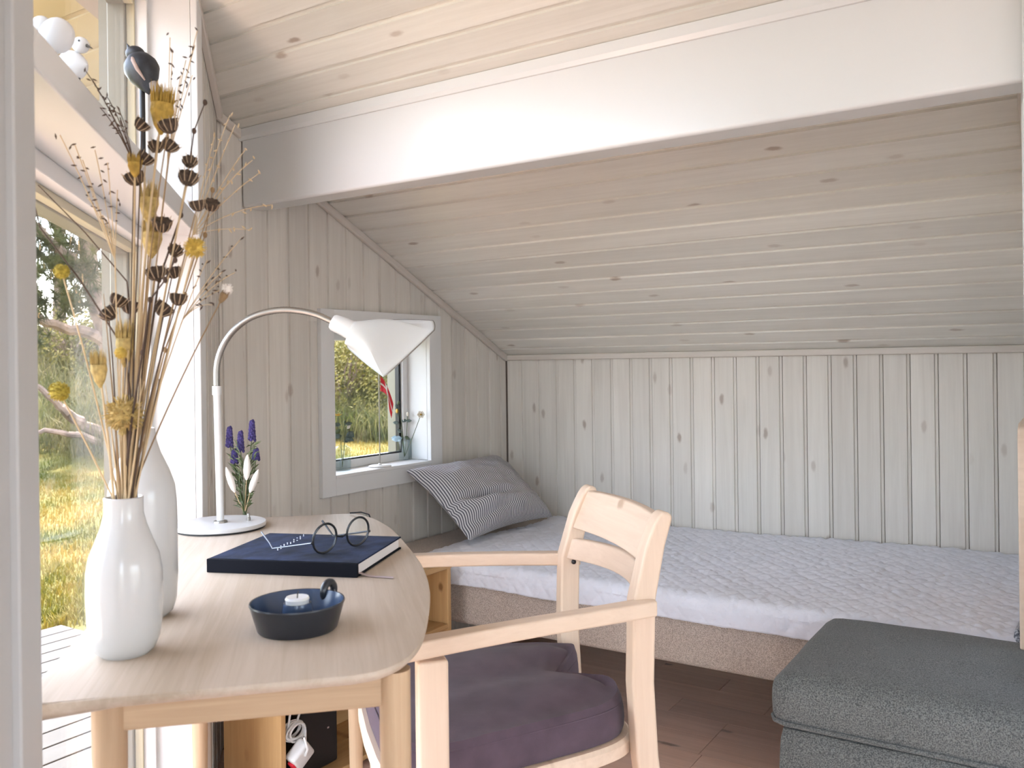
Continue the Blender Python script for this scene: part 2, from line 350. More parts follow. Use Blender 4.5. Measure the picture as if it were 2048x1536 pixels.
# wall_left with a window hole
WY0, WY1, WZ0, WZ1 = 2.12, 2.633, .752, 1.238
p = MB(); xo, xi = XL-.20, XL-.013
for (a, b, z0, z1) in ((1.60, WY0-.012, 0, None), (WY1+.012, YB+.1, 0, None), (WY0-.012, WY1+.012, 0, WZ0-.012), (WY0-.012, WY1+.012, WZ1+.012, None)):
    t0 = zc(a)+.02 if z1 is None else z1; t1 = zc(b)+.02 if z1 is None else z1
    p.prism([(a, z0), (b, z0), (b, t1), (a, t0)], 0, xo, xi)
wl = tag(obj('wall_left', p, 'groove'), 'gable wall of whitewashed vertical pine boards around the small window', 'wall', kind='structure')
brd = [(YB-.050, .050)]
while brd[-1][0] > 1.68: brd.append((brd[-1][0]-.0865, .0865))
for (yb, wd) in brd:
    y0, y1 = max(yb, 1.667), yb+wd; wd = y1-y0
    def bl(z0, z1, top, y0=y0, y1=y1):
        wd = y1-y0
        # local Y must run so that X(up) x Y = +x normal  -> Y = +y ... up x (+y) = -x, so use -y from the far edge
        v1 = (zc(y1)+.004, zc(y0)+.004) if top else (z1, z1)
        board('board', wl, 'wall', (XL, y1, 0), (0, 0, 1), (0, -1, 0), (1, 0, 0), wd, (z0, z0), v1)
    a_, b_ = WY0-.03, WY1+.03
    if y1 <= a_ or y0 >= b_: bl(.02, 0, True); continue
    bl(.02, WZ0-.03, False); bl(WZ1+.03, 0, True)
    if y0 < a_-.015: bl(WZ0-.03, WZ1+.03, False, y0, a_)
    if y1 > b_+.015: bl(WZ0-.03, WZ1+.03, False, b_, y1)
# wall_window: the angled wall with the tall glazing
JS, JN, LH0, LH1, UT = .505, 1.69, .03, 1.43, 2.0
p = MB()
for (a, b, z0, top) in ((-.03, JS-.012, 0, True), (JN+.012, 2.35, 0, True), (JS-.012, JN+.012, UT+.012, True), (JS-.012, JN+.012, 0, False)):
    if top: p.prism([(a, z0), (b, z0), (b, zW(b)+.03), (a, zW(a)+.03)], 1, -.20, -.013)
    else: p.prism([(a, z0), (b, z0), (b, LH0), (a, LH0)], 1, -.20, -.013)
wa = obj('wall_front_left', p, 'groove'); wa.location = W0; wa.rotation_euler = (0, 0, -math.pi/4)
tag(wa, 'angled whitewashed board wall holding the tall garden windows', 'wall', kind='structure')
def wboard(s0, s1, z0, z1):
    # look from inside: up x Y = inward normal(+t) -> Y = -s
    v1 = (zW(s1)+.004, zW(s0)+.004) if z1 is None else (z1, z1)
    board('board', wa, 'wall', wp(s1, 0, 0), (0, 0, 1), -WS, WT, s1-s0, (z0, z0), v1)
for k in range(5): wboard(.0+.086*k, .086*(k+1), .02, None)
for k in range(6): wboard(1.725+.086*k, 1.725+.086*(k+1), .02, None)
for k in range(14): wboard(.43+.088*k, .43+.088*(k+1), UT+.04, None)
# casing + reveals of the angled windows = trims / windows
def loc_w(o): o.location = W0; o.rotation_euler = (0, 0, -math.pi/4); return o
tr = thing('trim_1', 'white casing boards framing the tall angled windows', 'trim', W0, -math.pi/4, kind='structure')
obj('casing_board', MB().box((JS-.085, 0, 0), (JS, .016, UT+.04)), 'whitem', tr, bevel=.003)
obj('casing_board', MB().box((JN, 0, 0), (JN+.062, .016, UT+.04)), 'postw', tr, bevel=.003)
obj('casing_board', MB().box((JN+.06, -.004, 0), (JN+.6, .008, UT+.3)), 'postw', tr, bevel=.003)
obj('casing_board', MB().box((JS-.085, 0, UT), (JN+.062, .016, UT+.07)), 'whitem', tr, bevel=.003)
for a_ in (JS-.012, JN):
    obj('jamb', MB().box((a_, -.136, 0), (a_+.012, 0, UT)), 'whitem', tr); obj('outer_jamb', MB().box((a_, -.2, 0), (a_+.012, -.1365, UT)), 'alu', tr)
obj('head_lining', MB().box((JS, -.2, UT), (JN, 0, UT+.012)), 'whitem', tr)
obj('transom_ledge', MB().box((JS, -.20, 1.43), (JN, .012, 1.475)), 'white', tr, bevel=.003)
def awin(name, label, z0, z1):
    t = thing(name, label, 'window', W0, -math.pi/4, kind='structure'); f = .030
    q0, q1 = -.135, -.092
    obj('frame_stile', MB().box((JS, q0, z0), (JS+.014, q1, z1)), 'whitem', t, bevel=.002)
    obj('frame_stile', MB().box((JN-.014, q0, z0), (JN, q1, z1)), 'whitem', t, bevel=.002)
    obj('frame_rail', MB().box((JS+.014, q0, z0), (JN-.014, q1, z0+f)), 'whitem', t, bevel=.002)
    obj('frame_rail', MB().box((JS+.014, q0, z1-f), (JN-.014, q1, z1)), 'whitem', t, bevel=.002)
    g = .055
    for (a, b, c, d) in ((JS, JS+.034, z0, z1), (JN-g, JN, z0, z1)):
        obj('outer_stile', MB().box((a, -.175, c), (b, -.137, d)), 'alu', t, bevel=.003)
    for (c, d) in ((z0, z0+.05), (z1-.05, z1)):
        obj('outer_rail', MB().box((JS+.034, -.175, c), (JN-g, -.137, d)), 'alu', t, bevel=.003)
    obj('glazing_bead', MB().box((JS+.014, -.136, z0+f), (JS+.022, -.118, z1-f)), 'alu_refl', t, bevel=.002)
    obj('glazing_bead', MB().box((JS+f, -.140, z1-f-.016), (JN-f, -.118, z1-f)), 'alu_refl', t, bevel=.002)
    obj('pane', MB().box((JS+.02, -.128, z0+f), (JN-f, -.122, z1-f)), 'pane', t)
awin('window_2', 'tall lower garden window beside the desk', LH0, 1.43)
awin('window_3', 'upper garden window above the ledge with bird figures', 1.475, UT)
# small window in the gable wall
wn = thing('window_1', 'small square window with white frame looking onto the dune garden', 'window', (XL, 2.38, WZ0), kind='structure')
def wbx(name, a, b, mat='whitem', bev=.002): return obj(name, MB().box(a, b), mat, wn, bevel=bev, world=True)
cw = .062
wbx('casing_board', (XL, WY0-cw, WZ0-.07), (XL+.018, WY0, WZ1+.072)); wbx('casing_board', (XL, WY1, WZ0-.07), (XL+.018, WY1+.072, WZ1+.072))
wbx('casing_board', (XL, WY0, WZ0-.07), (XL+.0175, WY1, WZ0-.004)); wbx('casing_board', (XL, WY0, WZ1), (XL+.0175, WY1, WZ1+.072))
wbx('sill', (XL-.2, WY0, WZ0-.012), (XL+.02, WY1, WZ0)); wbx('head_lining', (XL-.2, WY0, WZ1-.0), (XL, WY1, WZ1+.012))
wbx('jamb', (XL-.125, WY0-.012, WZ0), (XL, WY0, WZ1)); wbx('jamb', (XL-.125, WY1, WZ0), (XL, WY1+.012, WZ1))
wbx('outer_jamb', (XL-.2, WY0-.012, WZ0), (XL-.1255, WY0, WZ1), 'alu'); wbx('outer_jamb', (XL-.2, WY1, WZ0), (XL-.1255, WY1+.012, WZ1), 'alu')
xf = XL-.095
for (a, b, c, d) in ((WY0, WY0+.028, WZ0, WZ1), (WY1-.028, WY1, WZ0, WZ1)): wbx('frame_stile', (xf-.04, a, c), (xf, b, d))
for (c, d) in ((WZ0, WZ0+.028), (WZ1-.028, WZ1)): wbx('frame_rail', (xf-.04, WY0+.028, c), (xf, WY1-.028, d))
for (a, b) in ((WY0+.028, WY0+.034), (WY1-.040, WY1-.028)): wbx('seal', (xf-.03, a, WZ0+.028), (xf-.012, b, WZ1-.028), 'horn', 0)
wbx('seal', (xf-.03, WY0+.03, WZ0+.028), (xf-.012, WY1-.03, WZ0+.034), 'horn', 0)
wbx('pane', (xf-.026, WY0+.03, WZ0+.03), (xf-.021, WY1-.03, WZ1-.03), 'pane', 0)
# ceiling: slab + boards along X on the slope
up = V((0, -1, SL)).normalized(); nrm = V((0, -SL, -1)).normalized(); HY = math.hypot(1, SL)
YR = -1.75
p = MB(); q = .014; e = .09
p.prism([(YB+.15, zc(YB+.15)+q), (YR, zc(YR)+q), (YR, zc(YR)+e), (YB+.15, zc(YB+.15)+e)], 0, XL-.05, 2.7)
cl = tag(obj('ceiling', p, 'groove'), 'sloping ceiling of whitewashed pine boards running along the room', 'ceiling', kind='structure')
d = -.0125; k = 0
while d < 2.75:
    yA, yB_ = YB-d/HY, YB-(d+.0872)/HY
    def xl(yv): return max(XL-.01, -.43-yv-.02) if yv < 1.70 else XL-.01
    xr = XR+.05 if yA > 1.80 else 2.65
    # Y runs up the slope, X = ? : X x Y = normal(down)  -> X = -x world
    board('board', cl, 'ceil', V((0, YB, ZE))+up*d, (-1, 0, 0), up, nrm, .0872, (-xr, -xr), (-xl(yA), -xl(yB_)), rec=.006, tongue=.010)
    d += .0872
obj('board', MB().prism([(YR, zc(YR)), (YB-2.75/HY, zc(YB-2.75/HY)), (YB-2.75/HY, zc(YB-2.75/HY)+.01), (YR, zc(YR)+.01)], 0, XL, 2.65), 'ceil', cl)
# trims at the ceiling edges
def trimbar(nm, a, b, wv, nv, wd, th, mat='trim'):
    a, b, wv, nv = V(a), V(b), V(wv).normalized(), V(nv).normalized()
    L = (b-a).length; X = (b-a)/L
    o = obj('moulding', MB().box((0, 0, 0), (L, wd, th)), mat, nm, bevel=.004)
    mm = M.Identity(4)
    for i in range(3): mm[i][0], mm[i][1], mm[i][2], mm[i][3] = X[i], wv[i], nv[i], a[i]
    o.matrix_basis = mm; return o
t2 = thing('trim_2', 'narrow ceiling mouldings along the gable and window walls', 'trim', kind='structure')
dn = V((0, -SL, -1))
trimbar(t2, (XL, YB, ZE), (XL, 1.667, zc(1.667)), dn, (1, 0, 0), .026, .016)
a = wp(0, 0, zW(0)); b = wp(2.2, 0, zW(2.2)); wv = (b-a).cross(WT); wv = wv if wv.z < 0 else -wv
trimbar(t2, a, b, wv, WT, .026, .018)
t3 = thing('trim_3', 'pale moulding under the eave along the back wall', 'trim', kind='structure')
trimbar(t3, (XL, YB, ZE+.004), (XR, YB, ZE+.004), (0, 0, -1), (0, -1, 0), .024, .016)
# beam
bm_ = thing('ceiling_beam', 'wide white glossy beam crossing under the sloping ceiling', 'beam', (XL, 1.755, 1.6), kind='structure')
o = obj('beam_body', MB().prism([(1.755, 1.598), (1.838, 1.598), (1.838, zc(1.838)-.001), (1.755, zc(1.755)-.001)], 0, XL, 2.6), 'white', bm_, bevel=.009, segs=3, world=True)
obj('beam_moulding', MB().prism([(1.742, zc(1.742)-.002), (1.756, zc(1.756)-.002), (1.756, zc(1.755)-.030), (1.748, zc(1.755)-.030), (1.742, zc(1.755)-.02)], 0, XL+.001, 2.6), 'white', bm_, world=True)
# right partition with its slope trim
p = MB().prism([(1.84, .56), (2.30, .56), (2.30, zc(2.30)), (1.84, zc(1.84))], 0, XR, XR+.09); p.prism([(2.30, 0), (YB, 0), (YB, zc(YB)), (2.30, zc(2.30))], 0, XR, XR+.09)
p.prism([(1.70, .56), (1.845, .56), (1.845, zc(1.845)), (1.70, zc(1.70))], 0, XR+.012, XR+.12)
wr = tag(obj('wall_right', p, 'whitem'), 'white partition at the foot of the bed', 'wall', kind='structure')
t4 = thing('trim_4', 'pale mouldings on the partition edge beside the beam', 'trim', kind='structure')
trimbar(t4, (XR, YB, ZE), (XR, 1.84, zc(1.84)), dn, (-1, 0, 0), .03, .016)
obj('corner_moulding', MB().box((XR+.007, 1.725, .56), (XR+.03, 1.754, zc(1.73)-.001)), 'whitem', t4, bevel=.003)
# the rest of the room behind the viewpoint (unseen; open holes invented and sized to light the room)
p = MB(); zt_ = zc(YR)
def seg(p, ax, pos, th, a, b, z0, z1):
    if ax == 0: p.box((pos, a, z0), (pos+th, b, z1))
    else: p.box((a, pos, z0), (b, pos+th, z1))
def holed(p, ax, pos, th, a, b, top, holes):
    cur = a
    for (h0, h1, z0, z1) in holes: seg(p, ax, pos, th, cur, h0, 0, top); seg(p, ax, pos, th, h0, h1, 0, z0); seg(p, ax, pos, th, h0, h1, z1, top); cur = h1
    seg(p, ax, pos, th, cur, b, 0, top)
holed(p, 1, YR-.08, .08, -.6, 2.6, zt_, [(.3, .85, .1, 2.1), (1.25, 2.35, .1, 2.1)])  # door openings added and sized to let daylight onto the floor
tag(obj('wall_near', p, 'whitem'), 'white wall with openings added for light at the other end of the room', 'wall', kind='structure')
p = MB(); holed(p, 0, 2.6, .08, YR, 1.92, 1.7, [(-.3, 1.3, .4, 1.65)]); p.prism([(YR, 1.7), (1.92, 1.7), (YR, zc(YR))], 0, 2.6, 2.68)  # added opening, kept small to limit light from this side
p.box((XR+.11, 1.845, 0), (2.6, 1.92, 1.7))
tag(obj('wall_far_right', p, 'whitem'), 'unseen end wall of the main room with an opening sized for light', 'wall', kind='structure')
a = wp(2.2, 0, 0); p = MB().box((a.x-.1, YR-.08, 0), (a.x, a.y+.02, .25)); p.prism([(YR-.08, 2.2), (a.y+.02, 2.2), (a.y+.02, zc(a.y)), (YR-.08, zc(YR-.08))], 0, a.x-.1, a.x)
tag(obj('wall_near_left', p, 'whitem'), 'low wall under the garden glazing', 'wall', kind='structure')

# ------------------------------------------------------------------ outside: soffit, deck, ground
sf = thing('roof_soffit', 'cream boarded underside of the roof overhang outside the upper window', 'roof', (XL, 1.4, 2.1), kind='structure')
k = 0; OFF = .13; d = -1.6
while d < 2.25:
    yA, yB_ = YB-d/HY, YB-(d+.112)/HY
    for_x = lambda yv: XL-.19 if yv > 1.62 else max(XL-.19, min(-.66-yv, 0))
    board('board', sf, 'soffit', V((0, YB, ZE+OFF))+up*d, (-1, 0, 0), up, nrm, .112, (-for_x(yA), -for_x(yB_)), (2.85, 2.85), rec=.006, tongue=.012, thick=.02)
    d += .112
obj('roof_deck', MB().prism([(YB+1.5, zc(YB+1.5)+OFF+.02), (1.12, zc(1.12)+OFF+.02), (1.12, zc(1.12)+OFF+.1), (YB+1.5, zc(YB+1.5)+OFF+.1)], 0, -2.86, 2.7), 'fascia', sf, world=True)
obj('barge_board', MB().prism([(YB+1.5, zc(YB+1.5)+OFF-.06), (1.12, zc(1.12)+OFF-.06), (1.12, zc(1.12)+OFF+.12), (YB+1.5, zc(YB+1.5)+OFF+.12)], 0, -2.90, -2.86), 'fascia', sf, world=True)
arc = [ (lambda q: onpl(q[0], q[1], (0, SL, 1), ZE+SL*YB+OFF-.012))(q) for q in ((150, 232), (175, 216), (200, 207), (225, 203), (247, 202), (275, 203))]
obj('curved_bracket', MB().tube(arc, .011, 8), 'fascia', sf, smooth=True, world=True)
ZG = -.15
dk = thing('deck', 'sunlit pale weathered plank terrace outside the window', 'deck', (-3, 1, ZG), kind='structure')
x = -4.25
db = MB().box((0, 0, -.03), (4.6, .113, 0)); first = None
while x < -.55:
    if first is None:
        first = obj('deck_board', db, 'deck', dk, bevel=.003, segs=1, world=True); o = first
    else:
        o = first.copy(); C.objects.link(o); o.parent = dk; o.matrix_parent_inverse = first.matrix_parent_inverse.copy()
    o.rotation_euler = (0, 0, math.pi/2); o.location = (x+.117, -2.2, ZG); x += .122
# ground with a low dune bank behind
def gz(x, y):
    dd = math.hypot(x, y); h = -.20; an = (math.degrees(math.atan2(-x, y))-32.9)   # >0: left of the view axis
    st = 12.6+3.4*max(0, min(1, (22-an)/10)); b = max(0, dd-st); h += min(2.3, .27*b)
    return h+.08*noise.noise(V((x*.25, y*.25, 0)))*min(1, max(0, dd-4)/3)
vs = []; fs = []; n = 90
for i in range(n+1):
    for j in range(n+1):
        x = -34+40*i/n; y = -8+44*j/n; vs.append((x, y, gz(x, y)-.02))
for i in range(n):
    for j in range(n): a = i*(n+1)+j; fs.append((a, a+1, a+n+2, a+n+1))
tag(obj('ground', (vs, [], fs), 'ground', smooth=True), 'garden lawn of dry and green grass rising to a dune bank', 'ground', kind='structure')
big = MB().box((-150, -150, -.9), (150, 150, -.5)); tag(obj('far_ground', big, 'sand'), 'open ground around the house', 'ground', kind='structure')
# grass blades
def blades(name, label, n, pick, hmin, hmax, wd, mat, lean=.5, seed=1):
    rnd = random.Random(seed); vs = []; fs = []
    for _ in range(n):
        r = pick(rnd)
        if r is None: continue
        x, y = r; z = gz(x, y)-.03; h = rnd.uniform(hmin, hmax); a = rnd.uniform(0, 6.283); ln = rnd.uniform(.1, lean)*h
        w_ = wd*rnd.uniform(.6, 1.3); px, py = math.cos(a)*w_, math.sin(a)*w_; b = a+1.57+rnd.uniform(-.6, .6)
        k = len(vs); mx, my = x+math.cos(b)*ln*.35, y+math.sin(b)*ln*.35
        vs += [(x-px, y-py, z), (x+px, y+py, z), (mx+px*.7, my+py*.7, z+h*.6), (mx-px*.7, my-py*.7, z+h*.6), (x+math.cos(b)*ln, y+math.sin(b)*ln, z+h*.95)]
        fs += [(k, k+1, k+2, k+3), (k+3, k+2, k+4)]
    return tag(obj(name, (vs, [], fs), mat), label, 'grass', kind='stuff')
def polar(px0, px1, d0, d1, pw=1.4):
    def f(r):
        x = r.uniform(px0, px1); dd = d0+(d1-d0)*(r.random()**pw); q = O+ray(x, 735)*dd
        return (q.x, q.y) if q.x < -4.35 or q.y > 3.6 else None
    return f
blades('lawn_grass', 'short sunlit yellow green lawn grass beyond the terrace', 26000, polar(40, 420, 4.0, 14.5), .03, .10, .004, 'grass', .8, 3)
blades('lawn_grass', 'bleached dry lawn grass outside the small window', 16000, polar(600, 900, 9.0, 18), .03, .11, .004, 'grass', .8, 4)
blades('dune_grass', 'long arching dune grass around the pine trunk', 7000, polar(40, 420, 11.8, 17, 1), .25, .75, .006, 'dune', 1.1, 5)
blades('dune_grass', 'long tangled dune grass on the bank outside the small window', 9000, polar(600, 900, 15.5, 20, 1), .25, .8, .007, 'dune', 1.1, 6)
# pine tree
def needles(mb, c, r, n, rnd, ln=.11, wd=.004):
    for _ in range(n):
        d = V((rnd.gauss(0, 1), rnd.gauss(0, 1), rnd.gauss(.35, 1))).normalized(); s = d.orthogonal().normalized()*wd
        p0 = V(c)+d*r*rnd.uniform(0, .25); p1 = p0+d*ln*rnd.uniform(.6, 1.3)
        mb.add([p0-s, p0+s, p1], [(0, 1, 2)])
def pine(name, label, base, limbs, clusters, seed, group=None, nn=46, ln=.13):
    rnd = random.Random(seed); t = thing(name, label, 'tree', base, group=group)
    for i, (pts, r0, r1) in enumerate(limbs):
        m_ = len(pts); P = []
        for j in range(m_-1):
            for q in range(4):
                f = q/4; P.append(V(pts[j]).lerp(V(pts[j+1]), f)+V((rnd.uniform(-1, 1), rnd.uniform(-1, 1), rnd.uniform(-1, 1)))*.02)
        P.append(V(pts[-1]))
        obj('trunk' if i == 0 else 'branch', MB().tube(P, [r0+(r1-r0)*k/(len(P)-1) for k in range(len(P))], 8), 'bark', t, smooth=True, world=True)
    mb = MB(); cd = MB()
    for (c, rad, num) in clusters:
        for _ in range(num):
            d = V((rnd.gauss(0, 1), rnd.gauss(0, 1), rnd.gauss(0, 1))).normalized()*rad*rnd.uniform(.25, 1)**.5
            q = V(c)+V((d.x, d.y, d.z*.75)); needles(mb, q, .05, nn, rnd, ln, .005)
            if rnd.random() < .16: cd.tube([q, q+V((rnd.uniform(-.02, .02), rnd.uniform(-.02, .02), .13))], [.014, .006], 5)
    o = obj('needle_foliage', mb, 'needle', t, world=True); o['kind'] = 'stuff'
    if cd.v: o = obj('candle_shoots', cd, 'cone', t, world=True); o['kind'] = 'stuff'
    return t
TD = 12.4; TK = TD/8.2
def tp(x, y, d=8.2): return atd(x, y, d*TK)
gb = tp(238, 905); gb.z = gz(gb.x, gb.y)-.05
pine('pine_tree', 'crooked pine tree with orange shoots standing beyond the lawn', gb,
     [(a_, b_*TK, c_*TK) for a_, b_, c_ in [([gb, tp(235, 800), tp(222, 680), tp(190, 600), tp(170, 480), tp(200, 360), tp(230, 250)], .13, .05),
      ([tp(222, 690), tp(180, 668, 8.1), tp(130, 655, 8), tp(80, 640, 7.8), tp(20, 600, 7.6)], .065, .03),
      ([tp(237, 870), tp(205, 866, 8.1), tp(165, 850, 8), tp(130, 822, 7.8), tp(104, 800, 7.7), tp(70, 770, 7.6)], .075, .022),
      ([tp(240, 893), tp(200, 884, 8), tp(150, 868, 7.8), tp(90, 862, 7.6), tp(40, 868, 7.5)], .04, .014),
      ([tp(228, 740), tp(270, 640, 8.5), tp(330, 560, 8.8)], .08, .03),
      ([tp(180, 560), tp(120, 500, 7.8), tp(60, 440, 7.6)], .07, .03),
      ([tp(176, 500), tp(240, 440, 8.2), tp(300, 380, 8.4)], .06, .03)]],
     [(a_, b_*TK, int(c_*1.9)) for a_, b_, c_ in [(tp(100, 440, 7.8), .55, 46), (tp(170, 400, 8), .5, 40), (tp(90, 560, 7.8), .5, 44), (tp(150, 560, 7.9), .42, 30), (tp(120, 350, 8), .5, 30), (tp(60, 360, 7.8), .5, 26),
      (tp(230, 380, 8.4), .4, 16), (tp(40, 500, 7.6), .5, 30), (tp(260, 600, 8.8), .4, 20), (tp(200, 300, 8.3), .6, 34), (tp(110, 240, 8.2), .7, 40), (tp(300, 280, 8.6), .6, 26), (tp(20, 640, 7.6), .4, 22)]], 11, ln=.17)
def backpine(px, d, h, seed, lab):
    rnd = random.Random(seed); q = O+ray(px, 735)*d; z = gz(q.x, q.y); b = V((q.x, q.y, z-.05))
    cl_ = []
    for _ in range(15):
        a = rnd.uniform(0, 6.28); rr = rnd.uniform(0, 1.5); cl_.append((b+V((math.cos(a)*rr, math.sin(a)*rr, rnd.uniform(.2, 1)*h)), .85, 30))
    pine('pine_tree', lab, b, [([b, b+V((.1, 0, h*.5)), b+V((.05, .1, h*.95))], .14, .05)], cl_, seed, nn=30, ln=.2)
backpine(120, 17.5, 5.2, 21, 'dense dark pine far behind the crooked pine'); backpine(250, 19.5, 4.6, 22, 'pale hazy pine at the lawn edge seen past the dried flowers')
backpine(20, 18.5, 5.4, 24, 'bushy pine half hidden by the window post'); backpine(640, 21, 3.4, 23, 'dark pine behind the small window frame'); backpine(880, 21.5, 3.2, 25, 'green pine behind the dune bank')
# leafy bushes behind the small window
def bush(px, d, r, h, seed, lab, n=2600):
    rnd = random.Random(seed); q = O+ray(px, 735)*d; b = V((q.x, q.y, gz(q.x, q.y)-.05)); t = thing('bush', lab, 'bush', b, group=None)
    st = MB(); lf = MB(); tips = []
    for _ in range(16):
        a = rnd.uniform(0, 6.28); e_ = b+V((math.cos(a)*r*rnd.uniform(.1, .8), math.sin(a)*r*rnd.uniform(.1, .8), h*rnd.uniform(.5, .95)))
        st.tube([b, b.lerp(e_, .5)+V((rnd.uniform(-.1, .1), rnd.uniform(-.1, .1), .1)), e_], [.025, .015, .006], 5); tips.append(e_)
    for _ in range(n):
        d_ = V((rnd.gauss(0, 1), rnd.gauss(0, 1), abs(rnd.gauss(0, 1)))).normalized()*rnd.uniform(.55, 1)
        c = b+V((d_.x*r, d_.y*r, d_.z*h)); c += V((noise.noise(c*1.7), noise.noise(c*1.7+V((9, 0, 0))), noise.noise(c*1.7+V((0, 9, 0)))))*.35
        nn = V((rnd.gauss(0, 1), rnd.gauss(0, 1), rnd.gauss(0, 1))).normalized(); s1 = nn.orthogonal().normalized(); s2 = nn.cross(s1); L_ = rnd.uniform(.022, .045)
        lf.add([c-s1*L_, c+s2*L_*.5, c+s1*L_, c-s2*L_*.5], [(0, 1, 2, 3)])
    obj('stems', st, 'bark', t, world=True); o = obj('leaves', lf, 'bush', t, world=True); o['kind'] = 'stuff'
bush(690, 17.2, 1.3, 1.9, 31, 'bright yellow green bush right outside the small window', 11000); bush(770, 18.2, 1.4, 1.7, 32, 'pale bush behind the table flag on the sill', 9000)
bush(840, 17.8, 1.1, 1.3, 33, 'rounded bush behind the white sill flower', 5000); bush(655, 19.0, 1.4, 2.5, 34, 'tall bush at the window edge behind the lamp shade', 5000); bush(150, 15.6, 1.3, 1.3, 35, 'olive bush low behind the pine trunk', 5000); bush(275, 16.6, 1.4, 1.8, 36, 'soft green bush past the tall vase', 5000)
bush(735, 20.5, 1.7, 2.4, 37, 'tall yellowish bush on top of the dune bank', 8000)
# shed
q = O+ray(70, 700)*24; sh_ = thing('garden_shed', 'pale neighbouring shed glimpsed under the pine branch', 'shed', (q.x, q.y, 0), math.radians(25))
obj('wall', MB().box((-2.2, -1, -.5), (1.0, 1, 1.75)), 'shed', sh_); obj('roof', MB().prism([(-1.3, 1.7), (1.3, 1.7), (0, 2.3)], 0, -2.5, 1.2), 'roof', sh_)

# ------------------------------------------------------------------ bed
BY0, BX1 = 2.293, XR-.022
bd = thing('bed', 'single divan bed with beige tweed base along the back wall', 'bed', (XL+.02, BY0, 0))
def bbx(name, a, b, mat, bev=.01, segs=3, par=None): return obj(name, MB().box(a, b), mat, par or bd, bevel=bev, segs=segs, world=True)
bbx('base', (XL+.012, BY0, .268), (BX1, YB-.006, .435), 'bed', .014)
bbx('mattress', (XL+.014, BY0+.004, .435), (BX1-.002, YB-.008, .462), 'bed', .012)
for (x, y) in ((XL+.12, BY0+.1), (XL+.12, YB-.12), (BX1-.12, BY0+.1), (BX1-.12, YB-.12)):
    obj('leg', MB().lathe([(.022, 0), (.028, .268)], 16, (x, y, 0)), 'black', bd, smooth=True, world=True)
# quilt: sewn diamonds, creases, short drape over the front edge
qx0, qx1 = -1.87, BX1-.006
qs = MB(); nx, ny = 380, 190; q0y = YB-.012; LT = (q0y-BY0)+.012; DR = .062
def qh(x, v):
    a = (x+v)/.062; b = (x-v)/.062
    d = min(abs(a-round(a)), abs(b-round(b))); puff = .0034*min(1, d/.25)**.6
    cr_ = .0030*noise.noise(V((x*26, v*16, 0)))+.0034*noise.noise(V((x*60, v*34, 3)))+.005*noise.noise(V((x*3.1, v*3.1, 7)))
    return puff+cr_
for i in range(nx+1):
    x = qx0+(qx1-qx0)*i/nx
    for j in range(ny+1):
        v = (LT+DR)*j/ny
        h = qh(x, v); lump = .018*math.exp(-((x+.35)/.5)**2)*math.exp(-((v-.05)/.5)**2)
        if v < LT-.02: p = V((x, q0y-v, .470+h+lump))
        elif v < LT+.02:
            a = (v-LT+.02)/.04*math.pi/2; p = V((x, q0y-(LT-.02)-.026*math.sin(a)-h*math.sin(a), .470-.026*(1-math.cos(a))+h*math.cos(a)))
        else: p = V((x, q0y-(LT+.006)-h-.004*math.sin(x*13), .444-(v-LT-.02)*1.0+.006*noise.noise(V((x*4, 2, 0)))))
        ex = (x-qx0)/.04
        if ex < 1: p.z -= .006*(1-ex)**2; p.x += .04*math.sin(v*7)*(1-ex)*.6
        qs.v.append(tuple(p))
for i in range(nx):
    for j in range(ny): a = i*(ny+1)+j; qs.f.append((a, a+1, a+ny+2, a+ny+1))
qo = thing('quilt', 'pale grey quilted bedspread with stitched diamonds on the bed', 'quilt', (qx0, BY0, .47))
o = obj('cover', qs, 'quilt', qo, smooth=True, world=True); md = o.modifiers.new('thick', 'SOLIDIFY'); md.thickness = .004; md.offset = 1
qb = MB().tube([(qx1-.004, BY0-.028, .405), (qx1-.01, BY0-.026, .43), (qx1-.006, BY0+.005, .485), (qx1-.004, BY0+.10, .492), (qx1-.003, YB-.1, .492)], [.012, .017, .012, .006, .005], 8)
obj('binding', qb, 'binding', qo, smooth=True, world=True)
# pillow
c = [V((-2.045, 2.44, .735)), V((-2.05, 3.03, .735)), V((-1.775, 3.03, .50)), V((-1.80, 2.49, .495))]
n = 64; me_v = []; me_f = []; uv = []
cen = (c[0]+c[1]+c[2]+c[3])/4; nr = ((c[1]-c[0]).cross(c[3]-c[0])).normalized()
if nr.x < 0: nr = -nr
def pil(u, v, side):
    # pinched sides between the ears
    pu = u; pv = v
    du = .045*math.sin(math.pi*v)*(1-2*u); dv = .05*math.sin(math.pi*u)*(1-2*v)
    pu = u+du*abs(1-2*u)**.7; pv = v+dv*abs(1-2*v)**.7
    b = (c[0]*(1-pu)+c[1]*pu)*(1-pv)+(c[3]*(1-pu)+c[2]*pu)*pv
    e_ = (max(0, 16*u*(1-u)*v*(1-v)))**.42
    pil.uv = (pu, pv)
    th = .095*e_ if side > 0 else -.035*e_
    if side > 0:
        w_ = .016*noise.noise(V((u*5, v*5, 1)))+.008*noise.noise(V((u*11, v*11, 4)))
        w_ += -.040*math.exp(-(((v-.60)-.22*(u-.2))/.05)**2)*math.exp(-((u-.30)/.30)**2)
        w_ += .020*math.exp(-(((v-.74)-.1*(u-.3))/.09)**2)*math.exp(-((u-.45)/.4)**2)
        w_ += -.022*math.exp(-(((v-.86)+.15*(u-.2))/.04)**2)*math.exp(-((u-.30)/.22)**2)
        th += w_*e_
    p = b+nr*th; p.x = max(p.x, -2.085); p.z = max(p.z, .486); return p
